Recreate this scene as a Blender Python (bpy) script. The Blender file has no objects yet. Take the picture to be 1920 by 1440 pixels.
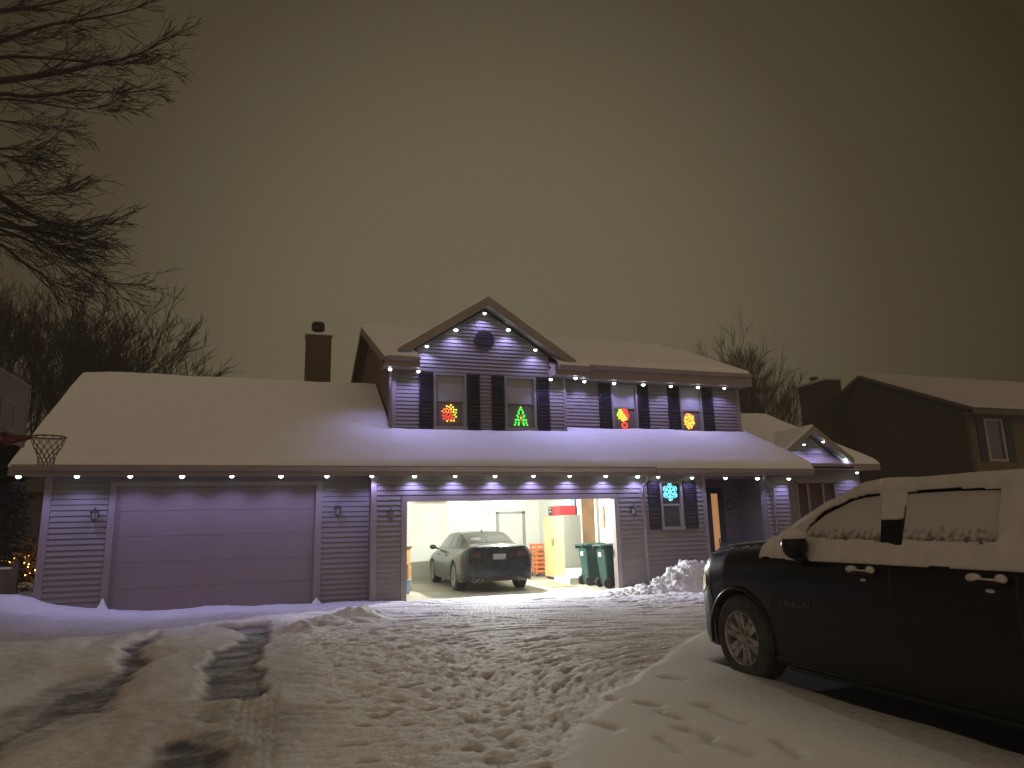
import bpy, bmesh, math, random
import numpy as np
from mathutils import Vector, Matrix
R0 = random.Random(7)
PI = math.pi
scn = bpy.context.scene
COL = scn.collection
# ------------------------------------------------------------------ camera
cd = bpy.data.cameras.new('camera'); cam = bpy.data.objects.new('camera', cd); COL.objects.link(cam)
F = 1300.0
cd.sensor_fit = 'HORIZONTAL'; cd.sensor_width = 36; cd.lens = 36 * F / 1920; cd.clip_start = .05; cd.clip_end = 3000
_n = Vector((-0.0256, 1, -266 / F)).normalized()            # world up in camera axes (right, up, back)
_x = Vector((3784, -169, -1300)).normalized(); _x = (_x - _n * _n.dot(_x)).normalized()
_y = _n.cross(_x)
RM = Matrix((_x, _y, _n))
CAMPOS = Vector((0, 0, 1.54))
cam.matrix_world = Matrix.Translation(CAMPOS) @ RM.to_4x4()
scn.camera = cam
# ------------------------------------------------------------------ night sky: low cloud lit by the town
W = bpy.data.worlds.new('World'); scn.world = W; W.use_nodes = True
nt = W.node_tree; bg = nt.nodes['Background']
tc = nt.nodes.new('ShaderNodeTexCoord')
dotn = nt.nodes.new('ShaderNodeVectorMath'); dotn.operation = 'DOT_PRODUCT'
dotn.inputs[1].default_value = (RM @ Vector((-40, 40, -F)).normalized())
nt.links.new(tc.outputs['Generated'], dotn.inputs[0])
rmp = nt.nodes.new('ShaderNodeValToRGB')
mr = nt.nodes.new('ShaderNodeMapRange'); mr.inputs[1].default_value = -1; mr.inputs[2].default_value = 1
nt.links.new(dotn.outputs['Value'], mr.inputs[0]); nt.links.new(mr.outputs[0], rmp.inputs[0])
def cr(r, stops):
    e = r.color_ramp.elements
    while len(e) > 1: e.remove(e[-1])
    e[0].position = stops[0][0]; e[0].color = (*stops[0][1], 1)
    for p, c in stops[1:]:
        k = e.new(p); k.color = (*c, 1)
def ca(d): return (math.cos(math.radians(d)) + 1) / 2
cr(rmp, [(0, (.28, .22, .155)), (ca(100), (.26, .205, .145)), (ca(60), (.075, .058, .035)), (ca(42), (.029, .021, .011)), (ca(30), (.066, .052, .029)),
         (ca(16), (.126, .105, .064)), (1, (.143, .119, .075))])
nz = nt.nodes.new('ShaderNodeTexNoise'); nz.inputs['Scale'].default_value = 1.4; nz.inputs['Detail'].default_value = 3
nt.links.new(tc.outputs['Generated'], nz.inputs['Vector'])
mr2 = nt.nodes.new('ShaderNodeMapRange'); mr2.inputs[3].default_value = .975; mr2.inputs[4].default_value = 1.025
nt.links.new(nz.outputs['Fac'], mr2.inputs[0])
mx = nt.nodes.new('ShaderNodeVectorMath'); mx.operation = 'SCALE'
nt.links.new(rmp.outputs['Color'], mx.inputs[0]); nt.links.new(mr2.outputs[0], mx.inputs['Scale'])
nt.links.new(mx.outputs['Vector'], bg.inputs['Color']); bg.inputs['Strength'].default_value = 1.06
vs = scn.view_settings; vs.view_transform = 'Standard'; vs.look = 'None'; vs.exposure = 0; vs.gamma = 1; vs.use_curve_mapping = False
scn.cycles.max_bounces = 6; scn.cycles.diffuse_bounces = 3; scn.cycles.sample_clamp_indirect = 4
# ------------------------------------------------------------------ materials
def mat(name, col, rough=.7, metal=0, spec=.4, emit=None, es=0, bump=0, bscale=40, var=0, vscale=3, coat=0, dist=.01, col2=None, trans=0, bdetail=4):
    m = bpy.data.materials.new(name); m.use_nodes = True; t = m.node_tree; b = t.nodes['Principled BSDF']
    b.inputs['Base Color'].default_value = (*col, 1); b.inputs['Roughness'].default_value = rough; b.inputs['Metallic'].default_value = metal
    b.inputs['Specular IOR Level'].default_value = spec; b.inputs['Coat Weight'].default_value = coat
    if trans: b.inputs['Transmission Weight'].default_value = trans
    if emit: b.inputs['Emission Color'].default_value = (*emit, 1); b.inputs['Emission Strength'].default_value = es
    tcn = t.nodes.new('ShaderNodeTexCoord')
    if var or col2:
        n = t.nodes.new('ShaderNodeTexNoise'); n.inputs['Scale'].default_value = vscale; n.inputs['Detail'].default_value = 5
        t.links.new(tcn.outputs['Object'], n.inputs['Vector'])
        r = t.nodes.new('ShaderNodeValToRGB'); c2 = col2 or tuple(min(1, c * (1 - var)) for c in col)
        cr(r, [(.35, c2), (.65, col)]); t.links.new(n.outputs['Fac'], r.inputs[0]); t.links.new(r.outputs[0], b.inputs['Base Color'])
    if bump:
        n = t.nodes.new('ShaderNodeTexNoise'); n.inputs['Scale'].default_value = bscale; n.inputs['Detail'].default_value = bdetail
        t.links.new(tcn.outputs['Object'], n.inputs['Vector'])
        k = t.nodes.new('ShaderNodeBump'); k.inputs['Strength'].default_value = bump; k.inputs['Distance'].default_value = dist
        t.links.new(n.outputs['Fac'], k.inputs['Height']); t.links.new(k.outputs[0], b.inputs['Normal'])
    return m
M = {}
M['snow'] = mat('snow', (.80, .79, .79), .75, spec=.2, bump=.5, bscale=26, dist=.02)
M['snowroof'] = mat('snow_roof', (.82, .80, .78), .8, spec=.15, bump=.35, bscale=9, dist=.03)
M['snowcar'] = mat('snow_car', (.60, .55, .50), .8, spec=.15, bump=.7, bscale=60, dist=.012, var=.12, vscale=8)
M['siding'] = mat('siding', (.235, .20, .185), .6, spec=.35, var=.06, vscale=1.3, bump=.12, bscale=120, dist=.003)
M['trim'] = mat('trim', (.27, .22, .205), .55, var=.06, vscale=2)
M['fascia'] = mat('fascia', (.30, .235, .20), .5, spec=.4, var=.12, vscale=2)
M['soffit'] = mat('soffit', (.30, .25, .235), .6)
M['door'] = mat('overhead_door', (.235, .185, .18), .55, var=.05, vscale=2)
M['shutter'] = mat('shutter', (.014, .009, .014), .5)
M['winframe'] = mat('window_frame', (.27, .24, .215), .5)
M['glassdark'] = mat('night_glass', (.03, .028, .03), .08, spec=.8)
M['blind'] = mat('blind', (.34, .32, .27), .8, var=.08, vscale=2)
M['vent'] = mat('vent', (.05, .03, .045), .7)
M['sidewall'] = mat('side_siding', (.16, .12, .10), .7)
M['brick'] = mat('chimney_brick', (.12, .09, .06), .9, bump=.3, bscale=30)
M['black'] = mat('black_metal', (.02, .018, .016), .45)
M['bronze'] = mat('lantern_metal', (.05, .035, .035), .45, metal=.4)
M['lampglass'] = mat('lantern_glass', (.25, .23, .22), .2, spec=.6)
M['white'] = mat('white_paint', (.62, .61, .54), .6, var=.03)
M['drywall'] = mat('drywall', (.68, .68, .61), .8, var=.06, vscale=1.2)
M['concrete'] = mat('garage_slab', (.50, .48, .37), .45, spec=.5, var=.35, vscale=1.2, bump=.1, bscale=60)
M['led'] = mat('led', (.9, 1, 1), .3, emit=(.75, 1.0, .92), es=9)
M['asphalt'] = mat('asphalt', (.05, .05, .055), .8, bump=.5, bscale=150, dist=.01)
M['bark'] = mat('bark', (.055, .042, .030), .9, bump=.4, bscale=20)
M['twig'] = mat('twig', (.042, .032, .022), .9)
M['suvpaint'] = mat('suv_paint', (.004, .0045, .006), .25, spec=.22, coat=.08, var=0)
M['tyre'] = mat('tyre', (.028, .026, .024), .85, bump=.3, bscale=60, col2=(.06, .055, .05), vscale=9)
M['rim'] = mat('salty_alloy', (.42, .39, .37), .5, metal=.35, col2=(.20, .17, .15), vscale=9)
M['chrome'] = mat('chrome', (.7, .7, .7), .15, metal=1)
M['carpaint'] = mat('dusty_car_paint', (.012, .011, .008), .24, spec=.5, coat=.12, col2=(.006, .006, .005), vscale=2.5)
M['dirtyblack'] = mat('wet_dirty_black', (.004, .005, .0055), .22, spec=.35, bump=.2, bscale=14, dist=.01, col2=(.014, .015, .014), vscale=7)
M['carglass'] = mat('car_glass', (.008, .008, .007), .10, spec=.3)
M['cabinet'] = mat('beige_cabinet', (.60, .45, .20), .6)
M['cabside'] = mat('cabinet_side', (.24, .24, .20), .6)
M['red'] = mat('red_plastic', (.38, .025, .03), .5)
M['orange'] = mat('orange_plastic', (.75, .17, .03), .5)
M['cardboard'] = mat('cardboard', (.52, .30, .12), .8, var=.15)
M['yellow'] = mat('yellow_sheet', (.80, .62, .06), .6)
M['blue'] = mat('blue_plastic', (.22, .35, .55), .5)
M['bin'] = mat('bin_green', (.010, .042, .036), .5, spec=.5, bump=.1, bscale=20)
M['brown'] = mat('brown_wood', (.13, .07, .03), .5, var=.4, vscale=3)
M['mat'] = mat('door_mat', (.20, .18, .09), .95)
M['board'] = mat('backboard', (.05, .045, .045), .3, spec=.4)
M['boardline'] = mat('backboard_line', (.20, .18, .165), .6)
M['rimred'] = mat('hoop_red', (.13, .018, .012), .5)
M['net'] = mat('net', (.09, .075, .055), .9)
M['needle'] = mat('needles', (.012, .022, .012), .9)
M['fence'] = mat('fence_wood', (.16, .12, .085), .85, var=.3, vscale=4)
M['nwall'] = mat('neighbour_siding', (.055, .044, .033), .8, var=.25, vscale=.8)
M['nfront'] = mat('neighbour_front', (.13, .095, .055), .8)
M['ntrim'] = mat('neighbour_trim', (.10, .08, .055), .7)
M['porchwall'] = mat('porch_wall', (.17, .125, .14), .75, var=.12, vscale=1.5)
M['greendoor'] = mat('dark_green_door', (.012, .022, .022), .5)
M['woodlit'] = mat('lit_side_light', (.5, .25, .1), .5, emit=(.62, .30, .12), es=.62)
def emis(name, c, s): return mat(name, c, .4, emit=c, es=s)
M['e_red'] = emis('bulb_red', (1, .07, .03), 1.6); M['e_orange'] = emis('bulb_orange', (1, .25, .03), 2.0); M['e_yellow'] = emis('bulb_yellow', (1, .62, .08), 2.0)
M['e_green'] = emis('bulb_green', (.10, 1, .08), 1.6); M['e_lime'] = emis('bulb_lime', (.5, .9, .04), 1.6); M['e_cyan'] = emis('bulb_cyan', (.22, .85, 1), 1.7)
M['e_warm'] = emis('bulb_warm', (1, .5, .12), 14); M['garlamp'] = emis('fluorescent', (1, .98, .80), 5)
# ground: snow and asphalt by a mesh attribute saying where snow is driven or scraped off, plus painted shade
g = bpy.data.materials.new('snow_ground'); g.use_nodes = True; t = g.node_tree; b = t.nodes['Principled BSDF']
b.inputs['Roughness'].default_value = .7; b.inputs['Specular IOR Level'].default_value = .25
at_ = t.nodes.new('ShaderNodeAttribute'); at_.attribute_name = 'bare'
tcn = t.nodes.new('ShaderNodeTexCoord')
n1 = t.nodes.new('ShaderNodeTexNoise'); n1.inputs['Scale'].default_value = 14; n1.inputs['Detail'].default_value = 8; n1.inputs['Roughness'].default_value = .7
t.links.new(tcn.outputs['Object'], n1.inputs['Vector'])
ma = t.nodes.new('ShaderNodeMath'); ma.operation = 'MULTIPLY_ADD'; ma.inputs[1].default_value = .5; ma.inputs[2].default_value = -.25
t.links.new(n1.outputs['Fac'], ma.inputs[0])
ad = t.nodes.new('ShaderNodeMath'); ad.operation = 'ADD'; t.links.new(ma.outputs[0], ad.inputs[0]); t.links.new(at_.outputs['Fac'], ad.inputs[1])
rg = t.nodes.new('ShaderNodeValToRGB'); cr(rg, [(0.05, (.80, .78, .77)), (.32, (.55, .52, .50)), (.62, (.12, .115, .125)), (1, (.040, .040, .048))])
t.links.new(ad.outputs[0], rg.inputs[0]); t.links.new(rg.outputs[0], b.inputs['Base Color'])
n2 = t.nodes.new('ShaderNodeTexNoise'); n2.inputs['Scale'].default_value = 30; n2.inputs['Detail'].default_value = 5; t.links.new(tcn.outputs['Object'], n2.inputs['Vector'])
at2 = t.nodes.new('ShaderNodeAttribute'); at2.attribute_name = 'rough'
bp = t.nodes.new('ShaderNodeBump'); bp.inputs['Distance'].default_value = .02
t.links.new(at2.outputs['Fac'], bp.inputs['Strength']); t.links.new(n2.outputs['Fac'], bp.inputs['Height']); t.links.new(bp.outputs[0], b.inputs['Normal'])
M['ground'] = g
# dusted glass: snow blown on, thinner toward the lower edge
def dusted(name, z0, z1, snow=(.60, .55, .50)):
    m = bpy.data.materials.new(name); m.use_nodes = True; t = m.node_tree; b = t.nodes['Principled BSDF']
    tcn = t.nodes.new('ShaderNodeTexCoord'); sp = t.nodes.new('ShaderNodeSeparateXYZ'); t.links.new(tcn.outputs['Object'], sp.inputs[0])
    mr = t.nodes.new('ShaderNodeMapRange'); mr.inputs[1].default_value = z0; mr.inputs[2].default_value = z1; t.links.new(sp.outputs['Z'], mr.inputs[0])
    n = t.nodes.new('ShaderNodeTexNoise'); n.inputs['Scale'].default_value = 22; n.inputs['Detail'].default_value = 7; t.links.new(tcn.outputs['Object'], n.inputs['Vector'])
    a = t.nodes.new('ShaderNodeMath'); a.operation = 'MULTIPLY_ADD'; a.inputs[1].default_value = 1.15; t.links.new(n.outputs['Fac'], a.inputs[0]); t.links.new(mr.outputs[0], a.inputs[2])
    r = t.nodes.new('ShaderNodeValToRGB'); cr(r, [(.64, (.10, .09, .08)), (.86, tuple(c * .50 for c in snow)), (1.0, tuple(c * .78 for c in snow))]); r.color_ramp.elements.new(.0).color = (.04, .038, .035, 1); t.links.new(a.outputs[0], r.inputs[0])
    t.links.new(r.outputs[0], b.inputs['Base Color']); b.inputs['Roughness'].default_value = .7
    return m
M['dustglass'] = dusted('snow_dusted_glass', 1.30, 1.62)
# ------------------------------------------------------------------ mesh helpers
def link(o, parent=None):
    COL.objects.link(o)
    if parent: o.parent = parent
    return o
def tag(o, label=None, cat=None, group=None, kind=None):
    if label: o['label'] = label
    if cat: o['category'] = cat
    if group: o['group'] = group
    if kind: o['kind'] = kind
    return o
def empty(name, loc=(0, 0, 0), rz=0, label=None, cat=None, group=None):
    o = bpy.data.objects.new(name, None); o.location = loc; o.rotation_euler = (0, 0, rz); o.empty_display_size = .1
    COL.objects.link(o); return tag(o, label, cat, group)
class MB:
    def __init__(s): s.v = []; s.f = []; s.mi = []; s.cur = 0
    def add(s, vs, fs):
        b = len(s.v); s.v += [tuple(v) for v in vs]; s.f += [tuple(b + i for i in f) for f in fs]; s.mi += [s.cur] * len(fs); return s
    def box(s, a, b):
        x0, y0, z0 = [min(a[i], b[i]) for i in range(3)]; x1, y1, z1 = [max(a[i], b[i]) for i in range(3)]
        return s.add([(x0, y0, z0), (x1, y0, z0), (x1, y1, z0), (x0, y1, z0), (x0, y0, z1), (x1, y0, z1), (x1, y1, z1), (x0, y1, z1)],
                     [(0, 3, 2, 1), (4, 5, 6, 7), (0, 1, 5, 4), (1, 2, 6, 5), (2, 3, 7, 6), (3, 0, 4, 7)])
    def hexa(s, p):   # 8 points, bottom 4 then top 4
        return s.add(p, [(0, 3, 2, 1), (4, 5, 6, 7), (0, 1, 5, 4), (1, 2, 6, 5), (2, 3, 7, 6), (3, 0, 4, 7)])
    def quad(s, *p): return s.add(p, [tuple(range(len(p)))])
    def plate(s, pts, off):  # polygon extruded by vector off
        n = len(pts); o = Vector(off); q = [Vector(p) for p in pts]
        return s.add([*q, *[p + o for p in q]], [tuple(range(n))[::-1], tuple(range(n, 2 * n))] + [(i, (i + 1) % n, n + (i + 1) % n, n + i) for i in range(n)])
    def tube(s, pts, rs, n=8, cap=True):
        pts = [Vector(p) for p in pts]; rs = rs if hasattr(rs, '__len__') else [rs] * len(pts)
        b = len(s.v); up = Vector((0, 0, 1))
        for i, p in enumerate(pts):
            d = (pts[min(i + 1, len(pts) - 1)] - pts[max(i - 1, 0)]).normalized()
            a = d.cross(up if abs(d.z) < .95 else Vector((1, 0, 0))).normalized(); c = d.cross(a)
            for k in range(n):
                w = 2 * PI * k / n; s.v.append(tuple(p + (a * math.cos(w) + c * math.sin(w)) * rs[i]))
        for i in range(len(pts) - 1):
            for k in range(n):
                s.f.append((b + i * n + k, b + i * n + (k + 1) % n, b + (i + 1) * n + (k + 1) % n, b + (i + 1) * n + k)); s.mi.append(s.cur)
        if cap and n > 2:
            s.f.append(tuple(b + k for k in range(n))[::-1]); s.f.append(tuple(b + (len(pts) - 1) * n + k for k in range(n))); s.mi += [s.cur] * 2
        return s
    def lathe(s, prof, n=32, M4=None):   # prof (r, h) about local Z
        b = len(s.v); M4 = M4 or Matrix()
        for r, h in prof:
            for k in range(n):
                w = 2 * PI * k / n; s.v.append(tuple(M4 @ Vector((r * math.cos(w), r * math.sin(w), h))))
        for i in range(len(prof) - 1):
            for k in range(n):
                s.f.append((b + i * n + k, b + i * n + (k + 1) % n, b + (i + 1) * n + (k + 1) % n, b + (i + 1) * n + k)); s.mi.append(s.cur)
        return s
    def ball(s, c, r, sc=(1, 1, 1), n=10):
        prof = [(max(1e-4, math.sin(PI * i / (n // 2 + 2))) * r, -math.cos(PI * i / (n // 2 + 2)) * r) for i in range(n // 2 + 3)]
        return s.lathe(prof, n, Matrix.Translation(c) @ Matrix.Diagonal((*sc, 1)))
    def build(s, name, m, parent=None, smooth=False, bevel=0, origin=None):
        me = bpy.data.meshes.new(name); v = s.v
        if origin: ox, oy, oz = origin; v = [(a - ox, b - oy, c - oz) for a, b, c in v]
        me.from_pydata(v, [], s.f)
        for x in (m if isinstance(m, (list, tuple)) else [m]): me.materials.append(M[x] if isinstance(x, str) else x)
        if isinstance(m, (list, tuple)): me.polygons.foreach_set('material_index', s.mi)
        bm = bmesh.new(); bm.from_mesh(me); bmesh.ops.recalc_face_normals(bm, faces=bm.faces); bm.to_mesh(me); bm.free()
        if smooth: me.polygons.foreach_set('use_smooth', [True] * len(me.polygons))
        o = bpy.data.objects.new(name, me)
        if origin: o.location = origin
        link(o, parent)
        if bevel:
            k = o.modifiers.new('bevel', 'BEVEL'); k.width = bevel; k.segments = 2; k.limit_method = 'ANGLE'
        return o
def grid_obj(name, X, Y, Z, keep, m, parent=None, attrs=None, smooth=True):
    ny, nx = X.shape; me = bpy.data.meshes.new(name)
    idx = np.arange(ny * nx).reshape(ny, nx)
    q = np.stack([idx[:-1, :-1], idx[:-1, 1:], idx[1:, 1:], idx[1:, :-1]], -1)
    if keep is not None: q = q[keep]
    q = q.reshape(-1, 4)
    used = np.unique(q); remap = -np.ones(ny * nx, int); remap[used] = np.arange(len(used)); q = remap[q]
    co = np.stack([X.ravel(), Y.ravel(), Z.ravel()], -1)[used]
    me.vertices.add(len(co)); me.vertices.foreach_set('co', co.astype(np.float32).ravel())
    me.loops.add(q.size); me.loops.foreach_set('vertex_index', q.ravel().astype(np.int32))
    me.polygons.add(len(q)); me.polygons.foreach_set('loop_start', (np.arange(len(q)) * 4).astype(np.int32))
    me.update(calc_edges=True); me.validate()
    me.polygons.foreach_set('use_smooth', [smooth] * len(me.polygons))
    for k, a in (attrs or {}).items():
        at = me.attributes.new(k, 'FLOAT', 'POINT'); at.data.foreach_set('value', a.ravel()[used].astype(np.float32))
    me.materials.append(M[m] if isinstance(m, str) else m)
    o = bpy.data.objects.new(name, me); return link(o, parent)
# value noise
_rs = np.random.RandomState(3); _T = _rs.rand(256, 256)
def vn(x, y, s=0):
    x = x + s * 17.3; y = y + s * 9.1
    xi = np.floor(x).astype(int); yi = np.floor(y).astype(int); fx = x - xi; fy = y - yi
    fx = fx * fx * fx * (fx * (fx * 6 - 15) + 10); fy = fy * fy * fy * (fy * (fy * 6 - 15) + 10)
    a = _T[yi % 256, xi % 256]; b = _T[yi % 256, (xi + 1) % 256]; c = _T[(yi + 1) % 256, xi % 256]; d = _T[(yi + 1) % 256, (xi + 1) % 256]
    return (a * (1 - fx) + b * fx) * (1 - fy) + (c * (1 - fx) + d * fx) * fy
def fbm(x, y, o=4, s=0, g=.5):
    r = 0; a = 1; t = 0
    for i in range(o): r = r + a * vn(x * 2 ** i, y * 2 ** i, s + i); t += a; a *= g
    return r / t
def ridge(x, y, o=3, s=0):
    r = 0; a = 1; t = 0
    for i in range(o): r = r + a * (1 - np.abs(2 * vn(x * 2 ** i, y * 2 ** i, s + i) - 1)); t += a; a *= .55
    return r / t
def ss(a, b, x): t = np.clip((x - a) / (b - a), 0, 1); return t * t * (3 - 2 * t)
def inpoly(x, y, P):
    r = np.zeros(x.shape, bool); j = len(P) - 1
    for i in range(len(P)):
        xi, yi = P[i]; xj, yj = P[j]
        c = ((yi > y) != (yj > y)) & (x < (xj - xi) * (y - yi) / (yj - yi + 1e-12) + xi); r ^= c; j = i
    return r
def pdist(x, y, P):   # signed: positive inside
    d = np.full(x.shape, 1e9)
    for i in range(len(P)):
        ax, ay = P[i]; bx, by = P[(i + 1) % len(P)]; dx, dy = bx - ax, by - ay
        t = np.clip(((x - ax) * dx + (y - ay) * dy) / (dx * dx + dy * dy), 0, 1)
        d = np.minimum(d, np.hypot(x - ax - t * dx, y - ay - t * dy))
    return np.where(inpoly(x, y, P), d, -d)
# ------------------------------------------------------------------ ground
def axis(lo, hi, st, far):
    a = list(np.arange(lo, hi + 1e-6, st)); d = st; x = a[-1]
    while x < far: d *= 1.35; x += d; a.append(x)
    d = st; x = a[0]; pre = []
    while x > -far: d *= 1.35; x -= d; pre.append(x)
    return np.array(pre[::-1] + a)
gx = axis(-5.6, 10.2, .03, 400); gy = axis(2.9, 16.0, .03, 400)
X, Y = np.meshgrid(gx, gy)
wx = X + .25 * (fbm(X * .8, Y * .8, 3, 5) - .5); wy = Y + .25 * (fbm(X * .8, Y * .8, 3, 9) - .5)
EX = np.array([3.0, 4.5, 5.1, 6.0, 7.28, 8.34, 9.2, 10.2]); EE = np.array([1.4, 1.85, 2.23, 3.0, 4.32, 5.45, 6.6, 9.5])
edge = np.interp(Y, EX, EE)      # x of the untouched snow's edge
smooth_right = ss(-.12, .12, X - edge + .25 * (fbm(X * 2, Y * 2, 4, 2) - .5)) * ss(10.6, 9.4, Y)
# chopped, shovelled snow
ang = .25 * np.sin(X * .5 + Y * .35) - .5 * ss(9, 5, Y) * ss(1.0, 3.5, X)
u = wx * np.cos(ang) - wy * np.sin(ang); v = wx * np.sin(ang) + wy * np.cos(ang)
ch = ridge(u * 2.6, v * 7.5, 3, 1) * .42 + ridge(u * 6, v * 13, 2, 7) * .30 + ridge(u * 10, v * 9, 2, 17) * .16 + fbm(u * 3, v * 3, 4, 3) * .45
ch2 = np.clip(vn(u * 3.4, v * 11, 21) - .62, 0, 1) * 1.2
near = ss(9, 5, Y)
chop = (ch - .75) * (.078 - .022 * near) - ch2 * (.085 - .040 * near) + .03 * (fbm(X * 1.4, Y * 1.4, 3, 31) - .5)
left_zone = ss(.9, -.1, X + .5 * (fbm(Y * .7, Y * .2, 2, 4) - .5)) * ss(3, 4, Y)
lump = (.07 + .09 * ss(7.6, 6.2, Y)) * (fbm(X * 1.3, Y * .9, 4, 11) - .5) + (.03 + .05 * ss(7.6, 6.4, Y)) * (fbm(X * 4, Y * 2.0, 3, 12) - .5)
Z = .045 + chop * (1 - smooth_right) * (1 - .85 * left_zone)
Z += smooth_right * (.028 + .02 * (fbm(X * .7, Y * .7, 2, 8) - .5) - (Z - .045) * .0)
Z = Z + left_zone * (.045 + lump)
Z += .30 * ss(-2.6, -5.2, X + .6 * (fbm(X, Y * .8, 3, 14) - .5)) * ss(2, 6, Y) + .05 * ss(-2.2, -2.8, X)
Z += .15 * np.exp(-((X + 4.55) ** 2 / .5 + (Y - 15.4) ** 2 / .9))
# strip of snow left between the wheel tracks, and the tracks themselves
bare = np.zeros_like(X)
def patch(P, soft, s):
    d = pdist(X + .22 * (fbm(X * 2.2, Y * 2.2, 4, s) - .5), Y + .5 * (fbm(X * 2.2, Y * 1.2, 4, s + 3) - .5) * .35, P); return ss(-soft, soft, d)
p1 = patch([(-.68, 12.72), (.12, 12.75), (.12, 10.8), (.02, 9.7), (.05, 8.4), (.06, 7.5), (-.07, 7.15), (-.58, 7.35), (-.57, 8.2), (-.65, 8.75), (-.60, 10.2), (-.37, 10.96), (-.30, 11.7)], .09, 41)
p1 = np.maximum(p1, .55 * ss(.55, -.1, pdist(X, Y, [(-.3, 12.2), (.1, 12.2), (.3, 10), (.3, 7.8), (-.3, 7.6), (-.4, 9.5)]) * -1))
p2 = patch([(-1.84, 11.7), (-1.54, 12.4), (-1.42, 10.5), (-1.24, 10.0), (-1.30, 9.1), (-1.22, 8.0), (-1.27, 7.25), (-1.5, 7.4), (-1.6, 7.1), (-1.66, 6.8), (-1.72, 6.2), (-1.65, 5.4), (-2.0, 5.4), (-1.9, 7.4), (-1.84, 8.3), (-1.6, 8.6), (-1.6, 9.6), (-1.7, 10.6)], .13, 45)
p2 = np.maximum(p2, .75 * ss(.30, -.05, -pdist(X, Y, [(-1.95, 9.3), (-1.45, 9.3), (-1.25, 7.3), (-1.7, 6.2), (-1.9, 5.0), (-2.3, 5.0), (-2.1, 7.5)])))
p3 = patch([(-.64, 6.1), (-.49, 6.15), (-.20, 5.9), (-.16, 4.8), (-.66, 4.8)], .14, 49)
p4 = patch([(-3.1, 10.6), (-2.6, 11.2), (-2.2, 10), (-2.3, 8), (-2.6, 7.4), (-2.9, 9)], .35, 51) * .35
p5 = patch([(-.6, 7.5), (.2, 7.6), (.5, 6.4), (-.0, 4.3), (-.7, 4.3)], .25, 53) * .35
grain = fbm(X * 3, Y * 4, 4, 57) * .75 + fbm(X * 1.5, Y * 9, 3, 59) * .25
Z = Z + left_zone * (.016 * (fbm(X * 7, Y * 7, 4, 90) - .5) + (.004 + .012 * ss(8, 6.5, Y)) * (ridge(X * 5, Y * 8, 2, 91) - .6))
scr = .36 * ss(.06, .26, ch2) * (1 - smooth_right) * (1 - left_zone) * (Y < 14.8)
bare = np.maximum.reduce([scr, left_zone * ss(15.2, 13.5, Y) * (.23 + .22 * (fbm(X * 1.5, Y * 1.5, 4, 96) - .4)), p1 * (.30 + .5 * grain), p2 * (.34 + .45 * grain), p3 * (.40 + .45 * grain), p4, p5 * (.4 + 1.2 * grain)])  # left_zone term paints lens falloff into the snow colour; scratches and patches are real
Z = Z * (1 - .88 * np.clip(np.maximum.reduce([p1, p2, p3 * .9]), 0, 1)) - .02 * p4
# tyre grooves
for xc in (-.17, -.10, -.03, .04, .11):
    Z -= .022 * np.exp(-((X - xc - .02 * (Y - 6)) / .018) ** 2) * ss(7.9, 7.4, Y) * ss(4.0, 4.6, Y)
# berm of ploughed snow
for bx, by, sx, sy, h in ((.85, 12.0, .45, .35, .10), (1.35, 12.35, .38, .32, .17), (1.7, 12.45, .25, .25, .13), (.6, 11.8, .3, .25, .06)):
    Z += h * np.exp(-(((X - bx) / sx) ** 2 + ((Y - by) / sy) ** 2)) * (.7 + .6 * fbm(X * 5, Y * 5, 3, 61))
# footprints in the smooth snow
for ax_, ay_, bx_, by_ in ((3.43, 5.23, 3.41, 4.72), (2.88, 4.76, 2.95, 4.5), (2.99, 5.18, 3.07, 4.95), (2.65, 4.61, 2.6, 4.31), (3.34, 4.21, 3.22, 3.89), (2.93, 4.45, 2.98, 4.07),
                           (3.68, 6.25, 3.77, 6.1), (2.84, 5.84, 2.84, 5.68), (2.33, 5.33, 2.45, 4.94), (2.82, 6.07, 2.85, 5.71), (3.0, 5.5, 3.05, 5.35)):
    qx = X + .10 * (fbm(X * 7, Y * 5, 3, 501) - .5); qy = Y + .12 * (fbm(X * 6, Y * 6, 3, 502) - .5); dx, dy = bx_ - ax_, by_ - ay_
    tt = np.clip(((qx - ax_) * dx + (qy - ay_) * dy) / (dx * dx + dy * dy), 0, 1); dd = np.hypot(qx - ax_ - tt * dx, qy - ay_ - tt * dy)
    Z -= .022 * np.exp(-(dd / .05) ** 2) * smooth_right; bare = np.maximum(bare, .22 * np.exp(-(dd / .055) ** 2) * smooth_right)
# crack line and a scraped line
d = np.abs((X - 3.3) * .26 - (Y - 11.5) * -.96 * 1.0); Z -= .03 * np.exp(-((Y - 12.8 + (X - 2.6) * 1.15) / .035) ** 2) * ss(2.2, 2.6, X) * ss(5.4, 4.8, X) * (.5 + fbm(X * 5, Y * 5, 2, 71))
# under the SUV: no new snow; on the snow beside it, shade painted in
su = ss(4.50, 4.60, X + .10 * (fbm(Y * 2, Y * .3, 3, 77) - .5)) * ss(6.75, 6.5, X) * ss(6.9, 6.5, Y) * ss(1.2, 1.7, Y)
Z = Z * (1 - su * .95); bare = np.maximum(bare, su * .95); bare = np.maximum(bare, .42 * ss(3.3, 4.62, X) * ss(6.6, 5.6, Y) * ss(1.2, 1.7, Y))  # last term: soft dark gradient standing in for the SUV's shade
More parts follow.
